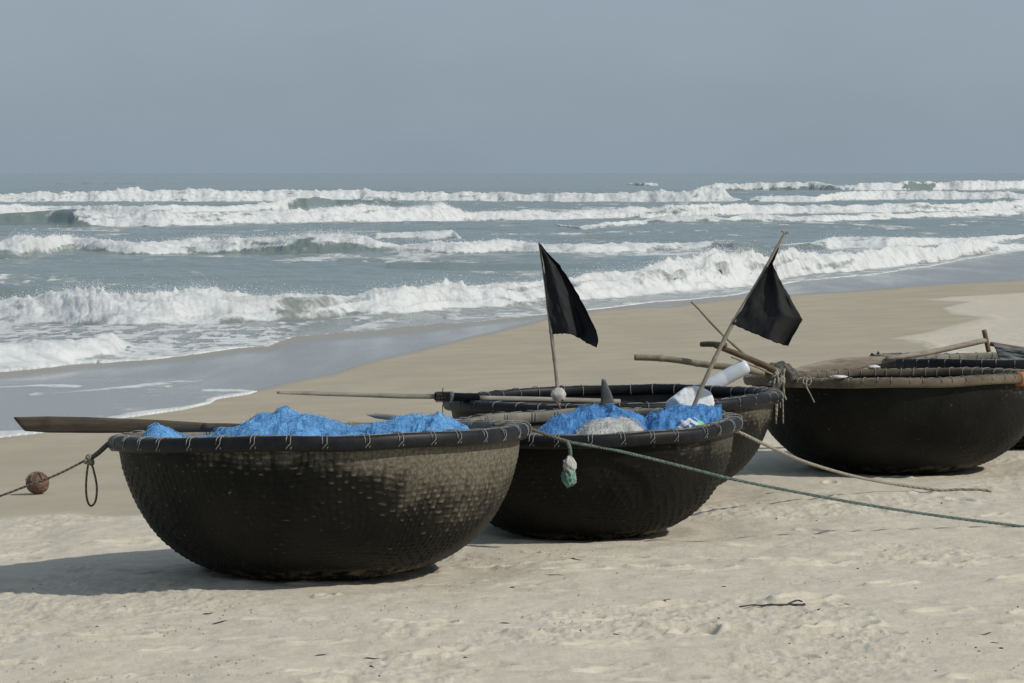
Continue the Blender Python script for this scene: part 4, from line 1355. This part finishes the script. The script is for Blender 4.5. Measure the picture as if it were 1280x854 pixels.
def build_small():
    # twig in the right foreground and scraps washed up on the sand
    def on_sand(px, py, dz=.0):
        q = PZ(px, py, 0)
        return np.array([q[0], q[1], ground_at(q[0], q[1]) + dz])
    tw = [(924, 757.5), (940, 757.0), (952, 756.9), (962, 756.3), (975, 756.4), (988, 755.4), (997, 755.5), (1006, 755.0)]
    mb = MB()
    P = spline([on_sand(*p, .006) for p in tw], 5)
    mb.tube(P, np.linspace(.003, .0065, len(P)) * (1 + .15 * np.sin(np.arange(len(P)) * 1.3)), 6)  # knobbly
    mb.tube(spline([on_sand(985, 755.5, .006), on_sand(996, 753, .014), on_sand(1003, 753.5, .01)], 4), .004, 5)
    obj('twig', *mb.get(), M['twig'], loc=tuple(P[0]), label='dark forked twig lying on the dry sand in the right foreground', cat='twig')
    R = np.random.default_rng(9)

    def free(x, y):
        return sT(x, y) < 7.4 and all(math.hypot(x - b['base'][0], y - b['base'][1]) > .75 for b in BSPEC.values())
    mb = MB()
    for _ in range(75):
        y = 12.3 + 9 * R.random() ** 1.2
        x = R.uniform(-.17, .17) * y
        if not free(x, y):
            continue
        L = .006 + .05 * R.random() ** 3
        a = R.normal(0, .5)
        pts = []
        for k in (-1, -.4, .3, 1):
            xx, yy = x + math.cos(a) * L * k, y + math.sin(a) * L * k + R.normal(0, .1) * L
            pts.append((xx, yy, ground_at(xx, yy) + .001))
        mb.tube(np.array(pts), np.array([.001, 1, .9, .001]) * R.uniform(.002, .0042), 5)
    obj('beach_litter', *mb.get(), M['twig'], kind='stuff', label='small dark scraps of weed and bark strewn over the dry sand', cat='litter')
    mb = MB()
    for _ in range(40):
        y0 = 12.3 + 8 * R.random() ** 1.2
        x0 = R.uniform(-.17, .17) * y0
        for _k in range(int(R.integers(6, 34))):
            x, y = x0 + R.normal(0, .13), y0 + R.normal(0, .16)
            if not free(x, y):
                continue
            r = R.uniform(.002, .0055)
            z = ground_at(x, y) + r * .3
            V = np.array([[1, 0, 0], [0, 1, 0], [-1, 0, 0], [0, -1, 0], [0, 0, 1], [0, 0, -1]]) * r * R.uniform(.7, 1.4, 3) + [x, y, z]
            mb.add(V, np.array([[0, 1, 4, 4], [1, 2, 4, 4], [2, 3, 4, 4], [3, 0, 4, 4]])[:, :3])
    obj('sand_pellets', *mb.get(), mat_plain('sand_pellet', (.27, .24, .18), .95, .35, 40), kind='stuff', label='clusters of small damp sand pellets on the dry sand', cat='sand pellets')


# ------------------------------------------------------------------ build
def report(*a):
    print(*a, flush=True)


ys_, us_, Zg_ = build_beach()


def ground_at(x, y):
    u = x / max(y, 11.5)
    i = int(np.clip(np.searchsorted(ys_, y) - 1, 0, len(ys_) - 2))
    j = int(np.clip(np.searchsorted(us_, u) - 1, 0, len(us_) - 2))
    return float(max(Zg_[i, j], Zg_[i + 1, j + 1], Zg_[i, j + 1], Zg_[i + 1, j]))


build_sea()
build_boats()
build_things()
build_small()

# ------------------------------------------------------------------ light, sky, camera
AZ, EL = math.radians(117), math.radians(39)      # azimuth clockwise from +Y
to_sun = Vector((math.sin(AZ) * math.cos(EL), math.cos(AZ) * math.cos(EL), math.sin(EL)))
sl = bpy.data.lights.new('sun', 'SUN')
sl.energy = 3.0
sl.angle = math.radians(1.2)
sl.color = (1.0, .945, .855)
so = bpy.data.objects.new('sun', sl)
COL.objects.link(so)
so.rotation_euler = to_sun.to_track_quat('Z', 'Y').to_euler()
so.location = (20, -10, 30)

w = bpy.data.worlds.new('World')
SC.world = w
w.use_nodes = True
nt = w.node_tree
bg = nt.nodes['Background']
sky = nt.nodes.new('ShaderNodeTexSky')
sky.sky_type = 'NISHITA'
sky.sun_disc = False
sky.sun_elevation = EL
sky.sun_rotation = AZ
sky.air_density, sky.dust_density, sky.ozone_density = 1.0, 2.0, 1.5
mx = nt.nodes.new('ShaderNodeMix')
mx.data_type = 'RGBA'
mx.inputs['Factor'].default_value = .82
STR = .1
nt.links.new(sky.outputs[0], mx.inputs[6])
mx.inputs[7].default_value = (.296 / STR, .372 / STR, .452 / STR, 1)
tcw = nt.nodes.new('ShaderNodeTexCoord')
mpw = nt.nodes.new('ShaderNodeMapping')
mpw.inputs['Scale'].default_value = (1, 1, 2.5)
nzw = nt.nodes.new('ShaderNodeTexNoise')
nzw.inputs['Scale'].default_value = 9
nzw.inputs['Detail'].default_value = 4
rgw = nt.nodes.new('ShaderNodeMapRange')
for i_, v_ in ((1, .3), (2, .7), (3, .955), (4, 1.045)):
    rgw.inputs[i_].default_value = v_
muw = nt.nodes.new('ShaderNodeVectorMath')
muw.operation = 'SCALE'
nt.links.new(tcw.outputs['Generated'], mpw.inputs[0])
nt.links.new(mpw.outputs[0], nzw.inputs['Vector'])
nt.links.new(nzw.outputs[0], rgw.inputs[0])
nt.links.new(mx.outputs[2], muw.inputs[0])
nt.links.new(rgw.outputs[0], muw.inputs['Scale'])
nt.links.new(muw.outputs[0], bg.inputs[0])
bg.inputs[1].default_value = STR

cd = bpy.data.cameras.new('camera')
cd.sensor_width = 36
cd.lens = 36 * F / 1280
cd.clip_start = .1
cd.clip_end = 60000
cam = bpy.data.objects.new('camera', cd)
COL.objects.link(cam)
cam.location = (0, 0, HC)
cam.rotation_euler = (PI / 2 - PITCH, 0, 0)
SC.camera = cam
SC.view_settings.view_transform = 'Standard'
SC.view_settings.look = 'None'
SC.view_settings.exposure = 0
SC.view_settings.gamma = 1
SC.render.engine = 'CYCLES'
SC.cycles.max_bounces = 6
SC.cycles.use_denoising = True
